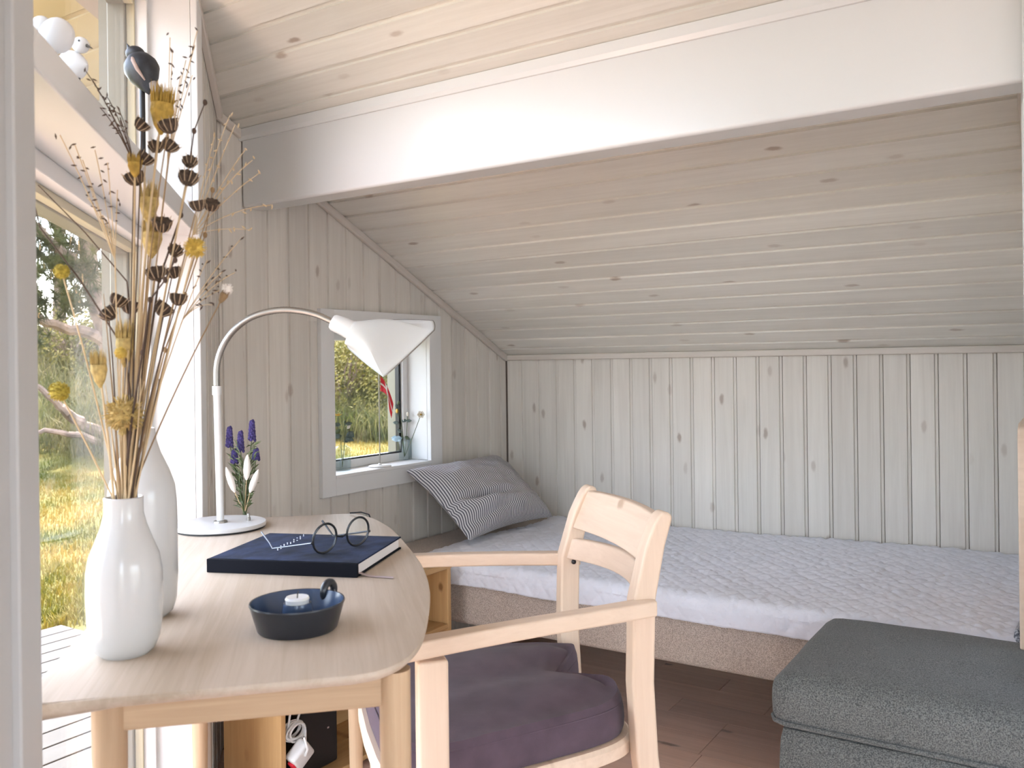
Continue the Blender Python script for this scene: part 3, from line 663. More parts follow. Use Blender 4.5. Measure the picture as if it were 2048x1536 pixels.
for side in (1, -1):
    k = len(me_v)
    for i in range(n+1):
        for j in range(n+1): me_v.append(tuple(pil(i/n, j/n, side)))
    cum = [[0.]*(n+1)]
    for i in range(1, n+1): cum.append([cum[i-1][j]+(V(me_v[k+i*(n+1)+j])-V(me_v[k+(i-1)*(n+1)+j])).length for j in range(n+1)])
    for i in range(n+1):
        for j in range(n+1): uv.append(((cum[i][j]-cum[n//2][j])/.62+.5, j/n))
    for i in range(n):
        for j in range(n): a = k+i*(n+1)+j; me_f.append((a, a+1, a+n+2, a+n+1))
pt = tag(obj('pillow', (me_v, [], me_f), 'stripe', smooth=True), 'crumpled grey and white ticking striped pillow in the bed corner', 'pillow')
ul = pt.data.uv_layers.new(name='UVMap')
for lp in pt.data.loops: ul.data[lp.index].uv = uv[lp.vertex_index]
# pine board fixed to the partition at the bed end
t = thing('wall_panel', 'pale pine panel with a rounded top corner on the partition by the bed end', 'panel', (XR-.01, 2.15, .487))
o = obj('panel_board', MB().prism([(2.15, .49), (2.75, .49), (2.75, .975), (2.2, .975), (2.165, .965), (2.15, .94)], 0, XR-.0275, XR-.0005), 'beech', t, bevel=.004, world=True)
# ottoman
ox0, ox1, oy0, oy1 = -.525, .03, 1.765, 2.262
ot = thing('ottoman', 'dark grey tweed upholstered footstool in front of the bed', 'ottoman', (ox0, oy0, 0))
def cushion(a, b, r, puff, n=26):
    """rounded upholstered block with a slightly domed top"""
    bm = bmesh.new(); bmesh.ops.create_cube(bm, size=1)
    bmesh.ops.subdivide_edges(bm, edges=bm.edges, cuts=n, use_grid_fill=True)
    A, B = V(a), V(b); ce = (A+B)/2; hs_ = (B-A)/2; out = MB()
    idx = {}
    for v in bm.verts:
        q = V((v.co.x*2*hs_.x, v.co.y*2*hs_.y, v.co.z*2*hs_.z)); inn = V([max(-hs_[i]+r, min(hs_[i]-r, q[i])) for i in range(3)])
        d = q-inn; q = inn+d.normalized()*r if d.length > 1e-6 else q
        u, w_ = v.co.x*2, v.co.y*2
        if v.co.z > 0: q.z += puff*(1-u*u)*(1-w_*w_)
        s_ = 1-(v.co.z*2)**2
        q.x += .006*s_*(1 if u > .99 else -1 if u < -.99 else 0); q.y += .006*s_*(1 if w_ > .99 else -1 if w_ < -.99 else 0)
        q += V((0, 0, .003*noise.noise(q*9)))
        idx[v.index] = len(out.v); out.v.append(tuple(q+ce))
    bm.faces.ensure_lookup_table(); out.f = [tuple(idx[v.index] for v in f.verts) for f in bm.faces]; bm.free(); return out
obj('seat_cushion', cushion((ox0, oy0, .368), (ox1, oy1, .482), .035, .014), 'ott', ot, smooth=True, world=True)
obj('base', cushion((ox0+.012, oy0+.012, .03), (ox1-.004, oy1-.012, .374), .018, 0, 12), 'ott', ot, smooth=True, world=True)
pp = [(ox0-.004, oy1-.03), (ox0-.004, oy0+.03), (ox0+.006, oy0+.008), (ox0+.03, oy0-.004), (ox1-.01, oy0-.004)]
obj('piping', MB().tube([(x, y, .385) for x, y in pp], .0045, 8), 'ott', ot, smooth=True, world=True)
for (x, y) in ((ox0+.06, oy0+.06), (ox1-.06, oy0+.06), (ox0+.06, oy1-.06), (ox1-.06, oy1-.06)):
    obj('foot', MB().lathe([(.02, 0), (.024, .035)], 12, (x, y, 0)), 'black', ot, smooth=True, world=True)
# ------------------------------------------------------------------ open pine shelf unit beside the bed
cx1, cx0, cy0, cy1, ch = -1.667, -1.885, 1.495, 2.205, .492
cb = thing('shelf_unit', 'low open pine shelf unit between desk and bed', 'cabinet', (cx0, cy0, 0))
def cbx(name, a, b, mat='pine'):
    L = [b[i]-a[i] for i in range(3)]; ax = L.index(max(L))
    o = obj(name, MB().box((0, 0, 0), (L[ax], L[(ax+1) % 3], L[(ax+2) % 3])), mat, cb, bevel=.002, segs=1, world=True)
    mm = M.Identity(4); ex = [V((1, 0, 0)), V((0, 1, 0)), V((0, 0, 1))]
    for i in range(3): mm[i][0], mm[i][1], mm[i][2], mm[i][3] = ex[ax][i], ex[(ax+1) % 3][i], ex[(ax+2) % 3][i], a[i]
    o.matrix_basis = mm; return o
cbx('side_panel', (cx0, cy0, 0), (cx1, cy0+.018, ch-.018)); cbx('side_panel', (cx0-.15, cy1-.018, 0), (cx1, cy1, ch-.018))
cbx('top', (cx0-.004, cy0-.004, ch-.018), (cx1+.004, cy1+.002, ch)); cbx('shelf', (cx0, cy0+.018, .285), (cx1, cy1-.018, .300))
cbx('bottom', (cx0, cy0+.018, .02), (cx1-.12, cy1-.018, .035)); cbx('bottom', (cx1-.12, cy0+.018, .02), (cx1, cy1-.018, .0345)); cbx('back_panel', (cx0, cy0+.018, .035), (cx0+.008, cy1-.018, ch-.018))
# things under the desk: black box, cable coil, socket block
q = onx(588, 1445, -1.73)
bx_ = thing('router_box', 'small black device box on the shelf unit bottom', 'router', (-1.76, q.y+.05, .035))
obj('case', MB().box((-.05, -.06, 0), (.05, .09, .17)), 'black', bx_, bevel=.006); obj('light', MB().box((.0501, .05, .10), (.0515, .056, .104)), 'ribbon', bx_)
cc = onx(588, 1462, -1.69); pts = []
for k in range(150):
    a = k/150*2*math.pi*6; pts.append(cc+V((.012*math.sin(a*.37), (.030+.006*math.sin(a*.5))*math.cos(a), (.020+.005*math.cos(a*.7))*math.sin(a))))
pts += [cc+V((.02, .02, -.03)), cc+V((.022, .03, -.055)), cc+V((.02, .025, -.07))]
cbl = thing('power_cable', 'coiled white extension cable hanging under the desk', 'cable', cc)
obj('coil', MB().tube(pts, .0032, 6), 'plug', cbl, smooth=True, world=True)
obj('lead', MB().tube([cc+V((0, .01, .02)), cc+V((.0, .03, .06)), cc+V((-.02, .05, .11))], .003, 6), 'plug', cbl, smooth=True, world=True); obj('lead', MB().tube([cc+V((0, -.02, .015)), cc+V((.0, -.01, .06)), cc+V((-.02, .0, .11))], .003, 6), 'plug', cbl, smooth=True, world=True)
sp_ = onx(600, 1508, -1.665)
sk = thing('socket_block', 'white plastic socket block with a red switch beside the shelf unit', 'socket', sp_)
k_ = obj('housing', MB().box((-.018, -.030, -.026), (.018, .030, .026)), 'plug', sk, bevel=.008, segs=3); k_.rotation_euler = (.7, .2, 0)
obj('switch', MB().box((-.008, -.036, -.012), (.012, -.029, .010)), 'red', sk, bevel=.002).rotation_euler = (.7, .2, 0)
obj('cord', MB().tube([(.019, 0, 0), (.03, -.002, .02), (.022, -.006, .05)], .0035, 6), 'plug', sk, smooth=True)

# ------------------------------------------------------------------ desk
ZT = .76; TH = .019
def dst(x, y): p = onz(x, y, ZT); return ((p.x-p.y)*S2, (p.x+p.y)*S2)
DS0 = V((0, 0, 0))
sN = dst(92, 1407)[0]; tL = -.43*S2-.024; sF = (XL-1.667)*S2+JS+.012
ctrl = [(sN, tL), (sN-.002, tL+.2)]
raw = [dst(*q) for q in ((640, 1356), (720, 1348), (775, 1335), (818, 1312), (845, 1277), (857, 1230), (860, 1180), (850, 1140), (830, 1108), (790, 1062), (762, 1043), (735, 1032), (700, 1027))]
def rc(cx_, cy_, r, a0, a1, n=6): return [(cx_+r*math.cos(a0+(a1-a0)*k/n), cy_+r*math.sin(a0+(a1-a0)*k/n)) for k in range(n+1)]
poly = [(sN, tL)]+[(sN-.001, tL+.1)]+raw+[(sF, raw[-1][1]-.10), (sF, tL+.06), (sF+.02, tL+.02), (sF+.06, tL)]
# smooth the outline (Catmull-Rom) on the curved side
def cat(P, n=5):
    out = []
    for i in range(len(P)-1):
        p0, p1, p2, p3 = [V((*P[max(0, min(len(P)-1, j))], 0)) for j in (i-1, i, i+1, i+2)]
        for k in range(n):
            t_ = k/n; q = .5*((2*p1)+(p2-p0)*t_+(2*p0-5*p1+4*p2-p3)*t_*t_+(3*p1-p0-3*p2+p3)*t_**3); out.append((q.x, q.y))
    out.append(P[-1]); return out
poly = [poly[0]]+cat(poly[1:-3])+poly[-3:]
dsk = thing('desk', 'pale oak desk with a bowed edge standing under the tall window', 'desk', (0, 0, 0), -math.pi/4)
# local frame of the desk: x = s, y = t.  edge rounded, undercut below
cs = (sum(p[0] for p in poly)/len(poly), sum(p[1] for p in poly)/len(poly))
def ins(d_):
    out = []; n = len(poly)
    for i, p in enumerate(poly):
        a, b = V((*poly[i-1], 0)), V((*poly[(i+1) % n], 0)); tv = (b-a).normalized(); nv = V((-tv.y, tv.x, 0))
        if nv.dot(V((cs[0]-p[0], cs[1]-p[1], 0))) < 0: nv = -nv
        out.append((p[0]+nv.x*d_, p[1]+nv.y*d_))
    return out
tb = MB(); n = len(poly); lay = [(ins(.022), -TH), (ins(.006), -TH+.006), (ins(.001), -TH+.011), (poly, -.004), (ins(.0012), -.001), (ins(.004), 0)]
for L_, z in lay: tb.v += [(a, b, ZT+z) for a, b in L_]
for i in range(len(lay)-1):
    for k in range(n): tb.f.append((i*n+k, i*n+(k+1) % n, (i+1)*n+(k+1) % n, (i+1)*n+k))
tb.f += [tuple(range(n))[::-1], tuple(range((len(lay)-1)*n, len(lay)*n))]
obj('tabletop', tb, 'desk', dsk, smooth=True)
def sp_at(px, py, s):
    p = onpl(px, py, (1., -1., 0), s/S2); return (s, (p.x+p.y)*S2)
sl_ = sN-.075; lFR = sp_at(790, 1400, sl_); lFL = sp_at(219, 1450, sl_); sb = -2.10; lBL = sp_at(400, 1480, sb); lBR = (sb, lFR[1]-.02)
legm = MB().tube([(0, 0, 0), (0, 0, -.35), (0, 0, -ZT+TH)], [.0195, .0185, .0135], 20)
for i, (a, b) in enumerate((lFR, lFL, lBL, lBR)):
    lg = obj('leg', MB().tube([(0, 0, 0), (.35, 0, 0), (ZT-TH-.002, 0, 0)], [.0195, .0185, .0135], 20), 'deskleg', dsk, smooth=True)
    lg.location = (a, b, ZT-TH-.001); lg.rotation_euler = (0, math.pi/2, 0)
def apron(a, b):
    a, b = V((*a, 0)), V((*b, 0)); L_ = (b-a).length; o = obj('apron', MB().box((.012, -.009, -.043), (L_-.012, .009, 0)), 'deskleg', dsk, bevel=.002, segs=1)
    o.location = (a.x, a.y, ZT-TH-.001); o.rotation_euler = (0, 0, math.atan2(b.y-a.y, b.x-a.x))
apron(lFL, lFR); apron(lBL, lBR); apron(lFL, lBL); apron(lFR, lBR)
br = MB().tube([(sl_, lFL[1]-.004, ZT-.13), (sl_-.10, lFL[1]-.03, ZT-.25), (sl_-.16, lFL[1]-.045, ZT-.36)], [.012, .012, .012], 12)
obj('brace', br, 'deskleg', dsk, smooth=True)
# thin dark cable looping over the far desk edge
q = onz(700, 1026, ZT+.003); q2 = onz(738, 1029, ZT+.003)
t = thing('lamp_cord', 'thin dark cord curling over the far desk edge', 'cord', q)
obj('cord', MB().tube([q, q.lerp(q2, .6)+V((0, 0, .004)), q2, q2+V((.005, .01, -.03)), q2+V((.0, .03, -.15))], .0018, 6), 'horn', t, smooth=True, world=True)

# ------------------------------------------------------------------ vases
def vase(name, label, px, py, prof, toppx):
    b = onz(px, py, ZT); d_ = dep(b); k = d_/F
    base_y = py; pr = [(w_*k, 0) for w_ in (0,)]
    zt = lambda yy: max(0, atd(px, yy, d_).z-ZT)
    P = [(.001, 0.0005)]+[(w_*k, zt(yy)) for (yy, w_) in prof]
    top = P[-1]; P += [(top[0]-.002, top[1]+.001), (top[0]-.0045, top[1]-.002), (top[0]-.005, top[1]-.03), (.002, top[1]-.05)]
    t = thing(name, label, 'vase', b); o = obj('body', MB().lathe(P, 48), 'ceram', t, smooth=True)
    return b, d_, top
v2b, v2d, v2t = vase('vase', 'tall white ceramic bottle vase standing empty beside the lamp', 287, 1232, [(1232, 44), (1222, 56), (1200, 63), (1150, 66), (1050, 66), (1000, 65), (970, 62), (940, 52), (905, 36), (880, 28), (857, 26)], 857)
v1b, v1d, v1t = vase('vase', 'short white ceramic vase holding dried flowers near the desk end', 251, 1306, [(1306, 45), (1296, 56), (1275, 65), (1240, 70), (1190, 72), (1140, 71), (1110, 66), (1080, 54), (1050, 43), (1025, 37), (1000, 37), (995, 37.5)], 995)
# ------------------------------------------------------------------ lamp
lb = onz(441, 1056, ZT); lb = V((lb.x, lb.y, ZT)); ld = dep(onz(441, 1046, ZT+.012))
lp = thing('desk_lamp', 'white gooseneck desk lamp with a folded shade on a round base', 'lamp', lb)
k_ = ld/F
sb_ = onz(441, 1045, ZT+.0125); bc = V((sb_.x, sb_.y, 0))
obj('foot_ring', MB().lathe([(86*k_, 0), (86*k_, .003)], 48, (bc.x, bc.y, ZT+.0003)), 'black', lp, world=True)
obj('base', MB().lathe([(84*k_, .003), (88*k_, .0045), (88.5*k_, .010), (87.5*k_, .0125), (0.5*k_, .0128)], 64, (bc.x, bc.y, ZT)), 'lampw', lp, smooth=True, world=True)
def lpt(x, y, dd=0): return atd(x, y, ld+dd)
obj('collar', MB().lathe([(14*k_, 0), (13*k_, .004), (8*k_, .005)], 24, (bc.x, bc.y, ZT+.0128)), 'steel', lp, smooth=True, world=True)
top = lpt(434, 788); obj('stem', MB().tube([V((bc.x, bc.y, ZT+.013)), top], 7.2*k_, 20), 'lampw', lp, smooth=True, world=True)
obj('ferrule', MB().tube([lpt(434, 790), lpt(433.4, 772)], 9*k_, 20), 'lampw', lp, smooth=True, world=True)
arcp = [(433, 772), (433, 740), (438, 712), (450, 684), (470, 658), (498, 637), (530, 625), (565, 620), (600, 622), (635, 630), (668, 645)]
ap = [V((*q, 0)) for q in cat(arcp, 12)]
gn = MB(); rr = [6.2*k_*(1+.07*(i % 2)) for i in range(len(ap))]
gn.tube([lpt(q.x, q.y) for q in ap], rr, 14); obj('gooseneck', gn, 'steel', lp, smooth=True, world=True)
obj('socket', MB().tube([lpt(664, 643), lpt(668, 645), lpt(690, 654), lpt(708, 664)], [14*k_, 17*k_, 19*k_, 20*k_], 24), 'lampw', lp, smooth=True, world=True)
# shade: loft from the socket ring to a four-pointed rim
AX = (lpt(800, 700)-lpt(690, 655)).normalized()
n = 64; ringc = lpt(702, 661); e1 = AX.cross(FW).normalized(); e2 = AX.cross(e1).normalized()
A, B, Cc, D_ = lpt(872, 653, .03), lpt(768, 754, -.085), lpt(692, 692, -.01), lpt(790, 660, .12)
rimc = [lpt(869, 660, .01), B, Cc, lpt(775, 640, .12), lpt(866, 641, .045)]
def rim(u):
    u = (u % 1)*5; i = int(u) % 5; f = u-int(u); a, b = rimc[i], rimc[(i+1) % 5]; ce = (A+B+Cc+D_)/4
    p = a.lerp(b, f); bow = math.sin(math.pi*f)*.10
    return p+(p-ce)*bow*.25
def start_ang():
    v = (A-ringc); return math.atan2(v.dot(e2), v.dot(e1))
a0 = start_ang(); sgn = 1 if (math.atan2((B-ringc).dot(e2), (B-ringc).dot(e1))-a0) % (2*math.pi) < math.pi else -1
sh = MB(); m = 22
for i in range(m+1):
    f = i/m
    for k in range(n):
        u = k/n; a = a0+sgn*2*math.pi*u
        p0 = ringc+(e1*math.cos(a)+e2*math.sin(a))*20*k_; p1 = rim(u)
        g_ = f**.92; q = p0.lerp(p1, g_)
        rad = (e1*math.cos(a)+e2*math.sin(a)); q += rad*.020*math.sin(math.pi*min(1, f*1.15))**1.0*(1-f)**.5*(1 if f < 1 else 0) - AX*.0
        sh.v.append(tuple(q))
for i in range(m):
    for k in range(n): sh.f.append((i*n+k, i*n+(k+1) % n, (i+1)*n+(k+1) % n, (i+1)*n+k))
o = obj('shade', sh, 'shade', lp, smooth=True, world=True); md = o.modifiers.new('t', 'SOLIDIFY'); md.thickness = .0022
obj('rim_edge', MB().tube([rim(k/64) for k in range(65)], .0013, 6), 'steel', lp, smooth=True, world=True)
q = onz(497, 1041, ZT+.0128); obj('switch', MB().lathe([(.0045, 0), (.0045, .007), (.0035, .008), (.003, .016), (.0005, .017)], 16, (q.x, q.y, ZT+.0128)), 'steel', lp, smooth=True, world=True)

# ------------------------------------------------------------------ book, glasses, candle dish
BT = .024
bk = [onz(415, 1117, ZT+BT), onz(715, 1127, ZT+BT), onz(793, 1072, ZT+BT), onz(523, 1066, ZT+BT)]
ex = (bk[1]-bk[0]); bw = ex.length; ex.normalize(); ey = V((-ex.y, ex.x, 0)); bd_ = ((bk[2]-bk[1]).dot(ey)+(bk[3]-bk[0]).dot(ey))/2
ba = math.atan2(ex.y, ex.x)
bo = thing('notebook', 'thick navy velvet notebook with white page edges lying on the desk', 'book', (bk[0].x, bk[0].y, ZT), ba)
obj('cover', MB().box((0, 0, BT-.003), (bw, bd_, BT)), 'velvet', bo, bevel=.0012)
obj('back_cover', MB().box((0, 0, .0004), (bw, bd_, .0034)), 'spine', bo, bevel=.001)
obj('spine', MB().box((-.0005, -.003, .0004), (bw+.0005, .0045, BT)), 'spine', bo, bevel=.0012)
obj('page_block', MB().box((.004, .004, .0034), (bw-.004, bd_-.005, BT-.003)), 'paper', bo)
obj('ribbon', MB().add([(bw-.006, .012, .005), (bw-.006, .022, .005), (bw+.02, .004, .0012), (bw+.02, .014, .0012), (bw+.062, -.0005, .0012), (bw+.060, .011, .0012)], [(0, 2, 3, 1), (2, 4, 5, 3)]), 'ribbon', bo)
lt_ = MB()
for k in range(9):
    for q in range(3):
        a = onz(556+6.4*k, 1098-3.2*k-(q-1)*2.4, ZT+BT); a = M.Rotation(-ba, 4, 'Z') @ (a-V((bk[0].x, bk[0].y, ZT)))
        if (k*3+q) % 5 != 4: lt_.ball((a.x, a.y, BT+.0003), (.0016, .0009, .0007), 6, 4)
obj('silver_lettering', lt_, 'silver', bo)
# reading glasses lying upside down
zb = ZT+BT+.001
def lensring(cpx, cpy, rpx, base):
    d_ = dep(onz(base[0], base[1], zb)); return d_
g1b, g2b = onz(648, 1107, zb), onz(714, 1092, zb); r_ = .0262
gx = (g2b-g1b); gx.z = 0; gx.normalize(); gup = V((0, 0, 1))*.97+V((gx.y, -gx.x, 0))*.10; gup.normalize()
gn_ = gx.cross(gup).normalized()
gl = thing('reading_glasses', 'round dark rimmed reading glasses resting on the notebook', 'glasses', g1b)
cs_ = []
for b in (g1b, g2b):
    ce = b+gup*(r_+.0012); cs_.append(ce)
    obj('rim', MB().tube([ce+(gx*math.cos(a)+gup*math.sin(a))*r_ for a in [2*math.pi*k/40 for k in range(41)]], .0021, 8, cap=False), 'horn', gl, smooth=True, world=True)
    le = MB().lathe([(.0005, .0006), (r_-.001, .0004), (r_-.001, -.0004), (.0005, -.0006)], 32)
    mm = M.Identity(4)
    for i in range(3): mm[i][0], mm[i][1], mm[i][2], mm[i][3] = gx[i], gup[i], gn_[i], ce[i]
    obj('lens', le.xf(mm), 'lens', gl, smooth=True, world=True)
c1, c2 = cs_
obj('bridge', MB().tube([c1+gx*(r_*.97), c1.lerp(c2, .5)+gup*-.003+gn_*.002, c2-gx*(r_*.97)], .0018, 8), 'horn', gl, smooth=True, world=True)
bkd = V((-gx.y, gx.x, 0)); bkd = bkd if bkd.dot(RT) < 0 else -bkd
h1 = c1-gx*(r_+.002)+gup*-.004; h2 = c2+gx*(r_+.002)+gup*-.004
e1_ = atd(545, 1097, dep(onz(545, 1097, zb+.004))); e2_ = atd(523, 1064, dep(e1_)+.02)
obj('temple', MB().tube([h1, h1+(e1_-h1)*.5, e1_, e1_.lerp(e2_, .25)+V((0, 0, .002)), e2_], [.0015, .0012, .0012, .0012, .0016], 8), 'gunm', gl, smooth=True, world=True)
f1 = h2+(e1_-h1)*.92; f2 = f1+(e2_-e1_)
obj('temple', MB().tube([h2, h2.lerp(f1, .5), f1, f1.lerp(f2, .3), f2], [.0018, .0016, .0016, .0016, .002], 8), 'horn', gl, smooth=True, world=True)
for h in (h1, h2): obj('hinge', MB().ball(h, .0026, 8, 6), 'horn', gl, smooth=True, world=True)
# candle dish
dl, dr_ = onz(497, 1212, ZT+.036), onz(690, 1198, ZT+.036); dc = (dl+dr_)/2; dR = (dr_-dl).length/2
cd = thing('candle_holder', 'dark blue glazed chamberstick dish with a ring handle', 'candle holder', (dc.x, dc.y, ZT))
obj('dish', MB().lathe([(.001, .001), (dR*.80, .0005), (dR*.84, .003), (dR*.98, .034), (dR, .037), (dR*.99, .039), (dR*.965, .0385)], 56, cap=False), 'navy', cd, smooth=True)
obj('glazed_inside', MB().lathe([(dR*.965, .0385), (dR*.93, .033), (dR*.82, .008), (dR*.6, .0055), (.001, .005)], 56, cap=False), 'navyin', cd, smooth=True)
obj('candle_cup', MB().lathe([(.0235, .005), (.0225, .01), (.0195, .032), (.0185, .036), (.0165, .036), (.016, .030), (.001, .028)], 32), 'navyin', cd, smooth=True)
hd = onz(668, 1183, ZT+.03)-V((dc.x, dc.y, ZT)); hv = V((hd.x, hd.y, 0)).normalized(); hc = hv*(dR*.98+.010)+V((0, 0, .034))
obj('handle', MB().tube([hc+(hv*math.cos(a)+V((0, 0, 1))*math.sin(a))*.0125 for a in [2*math.pi*k/24 for k in range(25)]], .0055, 10, cap=False), 'navy', cd, smooth=True)
ca = thing('candle', 'burnt down white candle stub in the blue dish', 'candle', (dc.x, dc.y, ZT+.0285))
obj('wax', MB().lathe([(.0155, 0), (.0155, .010), (.0165, .0125), (.015, .0155), (.010, .0145), (.001, .0135)], 24), 'wax', ca, smooth=True)
obj('wick', MB().tube([(0, 0, .013), (.0006, 0, .019), (.0016, .0006, .023)], .0008, 6), 'black', ca, smooth=True)

# ------------------------------------------------------------------ armchair
CH = thing('armchair', 'pale birch armchair with slatted back pulled up to the desk', 'chair', (-.85, 1.692, 0), math.atan2(-.653, .758))
def side_profile(z):    # front edge y, back edge y of a back post
    P = [(0, .004, .050), (.36, -.040, .006), (.50, -.048, -.001), (.66, -.043, .004), (.76, -.014, .028), (.80, .004, .042), (.826, .022, .050)]
    for (z0, a0_, b0), (z1, a1, b1) in zip(P, P[1:]):
        if z <= z1+1e-6:
            f = (z-z0)/(z1-z0); f = f*f*(3-2*f) if False else f
            return a0_+(a1-a0_)*f, b0+(b1-b0)*f
    return P[-1][1:]
for s in (-1, 1):
    zs = [0, .18, .36, .43, .50, .58, .66, .71, .76, .785, .805]
    fr = [(side_profile(z)[0], z) for z in zs]; bk_ = [(side_profile(z)[1], z) for z in zs]
    topc = [(.0165, .818), (.027, .8265), (.040, .824), (.047, .814)]
    mb = MB().prism(fr+topc+bk_[::-1], 0, -.019, .019)
    # posts lean inwards a little above the seat
    mb.v = [(x+s*(.205-.03*max(0, z-.66)/.17*.35), y, z) for x, y, z in mb.v]
    po = obj('back_post', MB().add([(z, x, y) for x, y, z in mb.v], mb.f), 'beech', CH, bevel=.007, segs=3); po.rotation_euler = (0, 0, 0)
    po.matrix_basis = M(((0, 1, 0, 0), (0, 0, 1, 0), (1, 0, 0, 0), (0, 0, 0, 1)))
def rail(name, z0, z1, bow, th, yoff):
    n = 16; mb = MB(); rows = 4
    for k in range(n+1):
        u = -1+2*k/n; x = u*.188
        for (zz, side) in [(z0, 0), (z0, 1), (z1, 1), (z1, 0)]:
            a, b = side_profile(zz); y = a+yoff+bow*(1-u*u)+(th if side else 0)
            mb.v.append((x, y, zz+.004*(1-u*u)*(1 if zz == z1 else .4)))
    for k in range(n):
        for q in range(4): mb.f.append((k*4+q, k*4+(q+1) % 4, (k+1)*4+(q+1) % 4, (k+1)*4+q))
    mb.f += [(0, 3, 2, 1), (n*4, n*4+1, n*4+2, n*4+3)]
    return obj(name, mb, 'beech', CH, bevel=.004, segs=2)
rail('top_rail', .727, .814, .018, .020, .006); rail('back_slat', .655, .703, .052, .016, .010)
for s in (-1, 1):   # arms: splay outwards to the front
    n = 14; mb = MB()
    for k in range(n+1):
        f = k/n; y = .004-f*.515; x = s*(.219+.118*f**.9); hw = .023-.004*math.sin(math.pi*f); zt = .662+.004*math.sin(f*2.5)
        dx = s*.118*.9*max(f, .05)**-.1/.515; tv = V((-dx, -1, 0)).normalized(); sv = V((-tv.y, tv.x, 0))
        for (q, zz) in ((-hw, zt), (hw, zt), (hw, zt-.030), (-hw, zt-.030)): mb.v.append((x+sv.x*q, y+sv.y*q, zz))
    for k in range(n):
        for q in range(4): mb.f.append((k*4+q, k*4+(q+1) % 4, (k+1)*4+(q+1) % 4, (k+1)*4+q))
    mb.f += [(0, 3, 2, 1), (n*4, n*4+1, n*4+2, n*4+3)]
    obj('arm', MB().add([(y, x, z) for x, y, z in mb.v], mb.f), 'beech', CH, bevel=.005, segs=3).matrix_basis = M(((0, 1, 0, 0), (1, 0, 0, 0), (0, 0, 1, 0), (0, 0, 0, 1)))
    lg = obj('front_leg', MB().box((0, -.017, -.026), (.628, .017, .026)), 'beech', CH, bevel=.006, segs=3)
    lg.matrix_basis = M(((0, 1, 0, s*.323), (0, 0, 1, -.455), (1, 0, 0, 0), (0, 0, 0, 1)))
# seat frame and contoured cushion
def seat_outline(inset, n=72, notch=0):
    out = []
    for k in range(n):
        a = 2*math.pi*k/n; ca_, sa = math.cos(a), math.sin(a); e_ = .38
        u = math.copysign(abs(ca_)**e_, ca_); v = math.copysign(abs(sa)**e_, sa)   # v=+1 rear
        hw = .262-.055*v-inset; y = -.262+(.252-inset)*v
        if v < -.9: y -= .018*(1-u*u)
        if notch: y -= notch*math.exp(-(u/.38)**2)*max(0, v)**3
        out.append((u*hw, y))
    return out
ol = seat_outline(0); n = len(ol)
mb = MB()
for (i_, z) in ((.008, .352), (0, .358), (0, .380), (.006, .387)):
    mb.v += [(x, y, z) for x, y in seat_outline(i_)]
for i in range(3):
    for k in range(n): mb.f.append((i*n+k, i*n+(k+1) % n, (i+1)*n+(k+1) % n, (i+1)*n+k))
mb.f += [tuple(range(n))[::-1], tuple(range(3*n, 4*n))]
obj('seat_frame', mb, 'beech', CH, smooth=True)
cu_ = thing('seat_cushion', 'mauve grey contoured seat cushion with a notched back on the armchair', 'cushion', (-.85, 1.692, 0), math.atan2(-.653, .758))
base = seat_outline(.012, 96, .085); n = len(base); cxm, cym = 0, -.27; mb = MB(); rings = []
for (f, z) in ((.985, .389), (1.0, .400), (1.005, .415), (1.0, .432), (.985, .446), (.955, .457)): rings.append((f, z, 0))
for q in range(1, 13): rings.append((.955*(1-q/12), None, q/12))
for (f, z, q) in rings:
    for (x, y) in base:
        X, Y = cxm+(x-cxm)*f, cym+(y-cym)*f
        rear = max(0, min(1, (Y+.45)/.4)); h = .010*rear*(math.cos(X/.10*math.pi)*-.8)+.012*rear
        edge = min(1, q*3.5) if z is None else (max(0, (z-.43)/.027))
        zz = (.457+.008*min(1, q*4) if z is None else z)+h*edge+.003*noise.noise(V((X*14, Y*14, 2)))*edge
        mb.v.append((X, Y, zz))
for i in range(len(rings)-1):
    for k in range(n): mb.f.append((i*n+k, i*n+(k+1) % n, (i+1)*n+(k+1) % n, (i+1)*n+k))
mb.f.append(tuple(range(n))[::-1])
obj('pad', mb, 'cush', cu_, smooth=True, weld=True)
obj('seam', MB().tube([(cxm+(x-cxm)*.985, cym+(y-cym)*.985, .4475+.006*max(0, min(1, (y+.45)/.4))*0) for x, y in base+base[:1]], .0016, 6, cap=False), 'cush', cu_, smooth=True)
obj('screw_cap', MB().ball((-.180, -.015, .648), .006, 8, 6), 'black', CH, smooth=True)

# ------------------------------------------------------------------ dried bouquet in the short vase
rnd = random.Random(5)
VN = V((v1b.x, v1b.y, ZT+v1t[1]))           # neck centre
GRP = 'dried stems in the short white vase'
def stem_path(tip, bend=.0, n=9):
    a = rnd.uniform(0, 6.28); base = V((v1b.x, v1b.y, ZT+.035))+V((math.cos(a), math.sin(a), 0))*rnd.uniform(.0, .02)
    d = tip-VN; hor = V((d.x, d.y, 0)); nk = VN+(hor.normalized() if hor.length > 1e-6 else V((1, 0, 0)))*rnd.uniform(.006, .016)
    mid = nk.lerp(tip, .5)-hor*.10+V((rnd.uniform(-1, 1), rnd.uniform(-1, 1), 0))*.008+V((0, 0, bend))
    P = [base, nk]
    for k in range(1, n+1):
        f = k/n; P.append(nk*(1-f)**2+mid*2*f*(1-f)+tip*f*f)
    return P
def flower(name, label, px, py, dd, r0=.0013, smat='stemb', r1=.0007):
    tip = atd(px, py, v1d+dd); P = stem_path(tip)
    t = thing(name, label, 'dried flower', P[0], group=GRP)
    obj('stem', MB().tube(P, [r0+(r1-r0)*k/(len(P)-1) for k in range(len(P))], 6), smat, t, smooth=True, world=True)
    return t, tip, (tip-P[-3]).normalized()
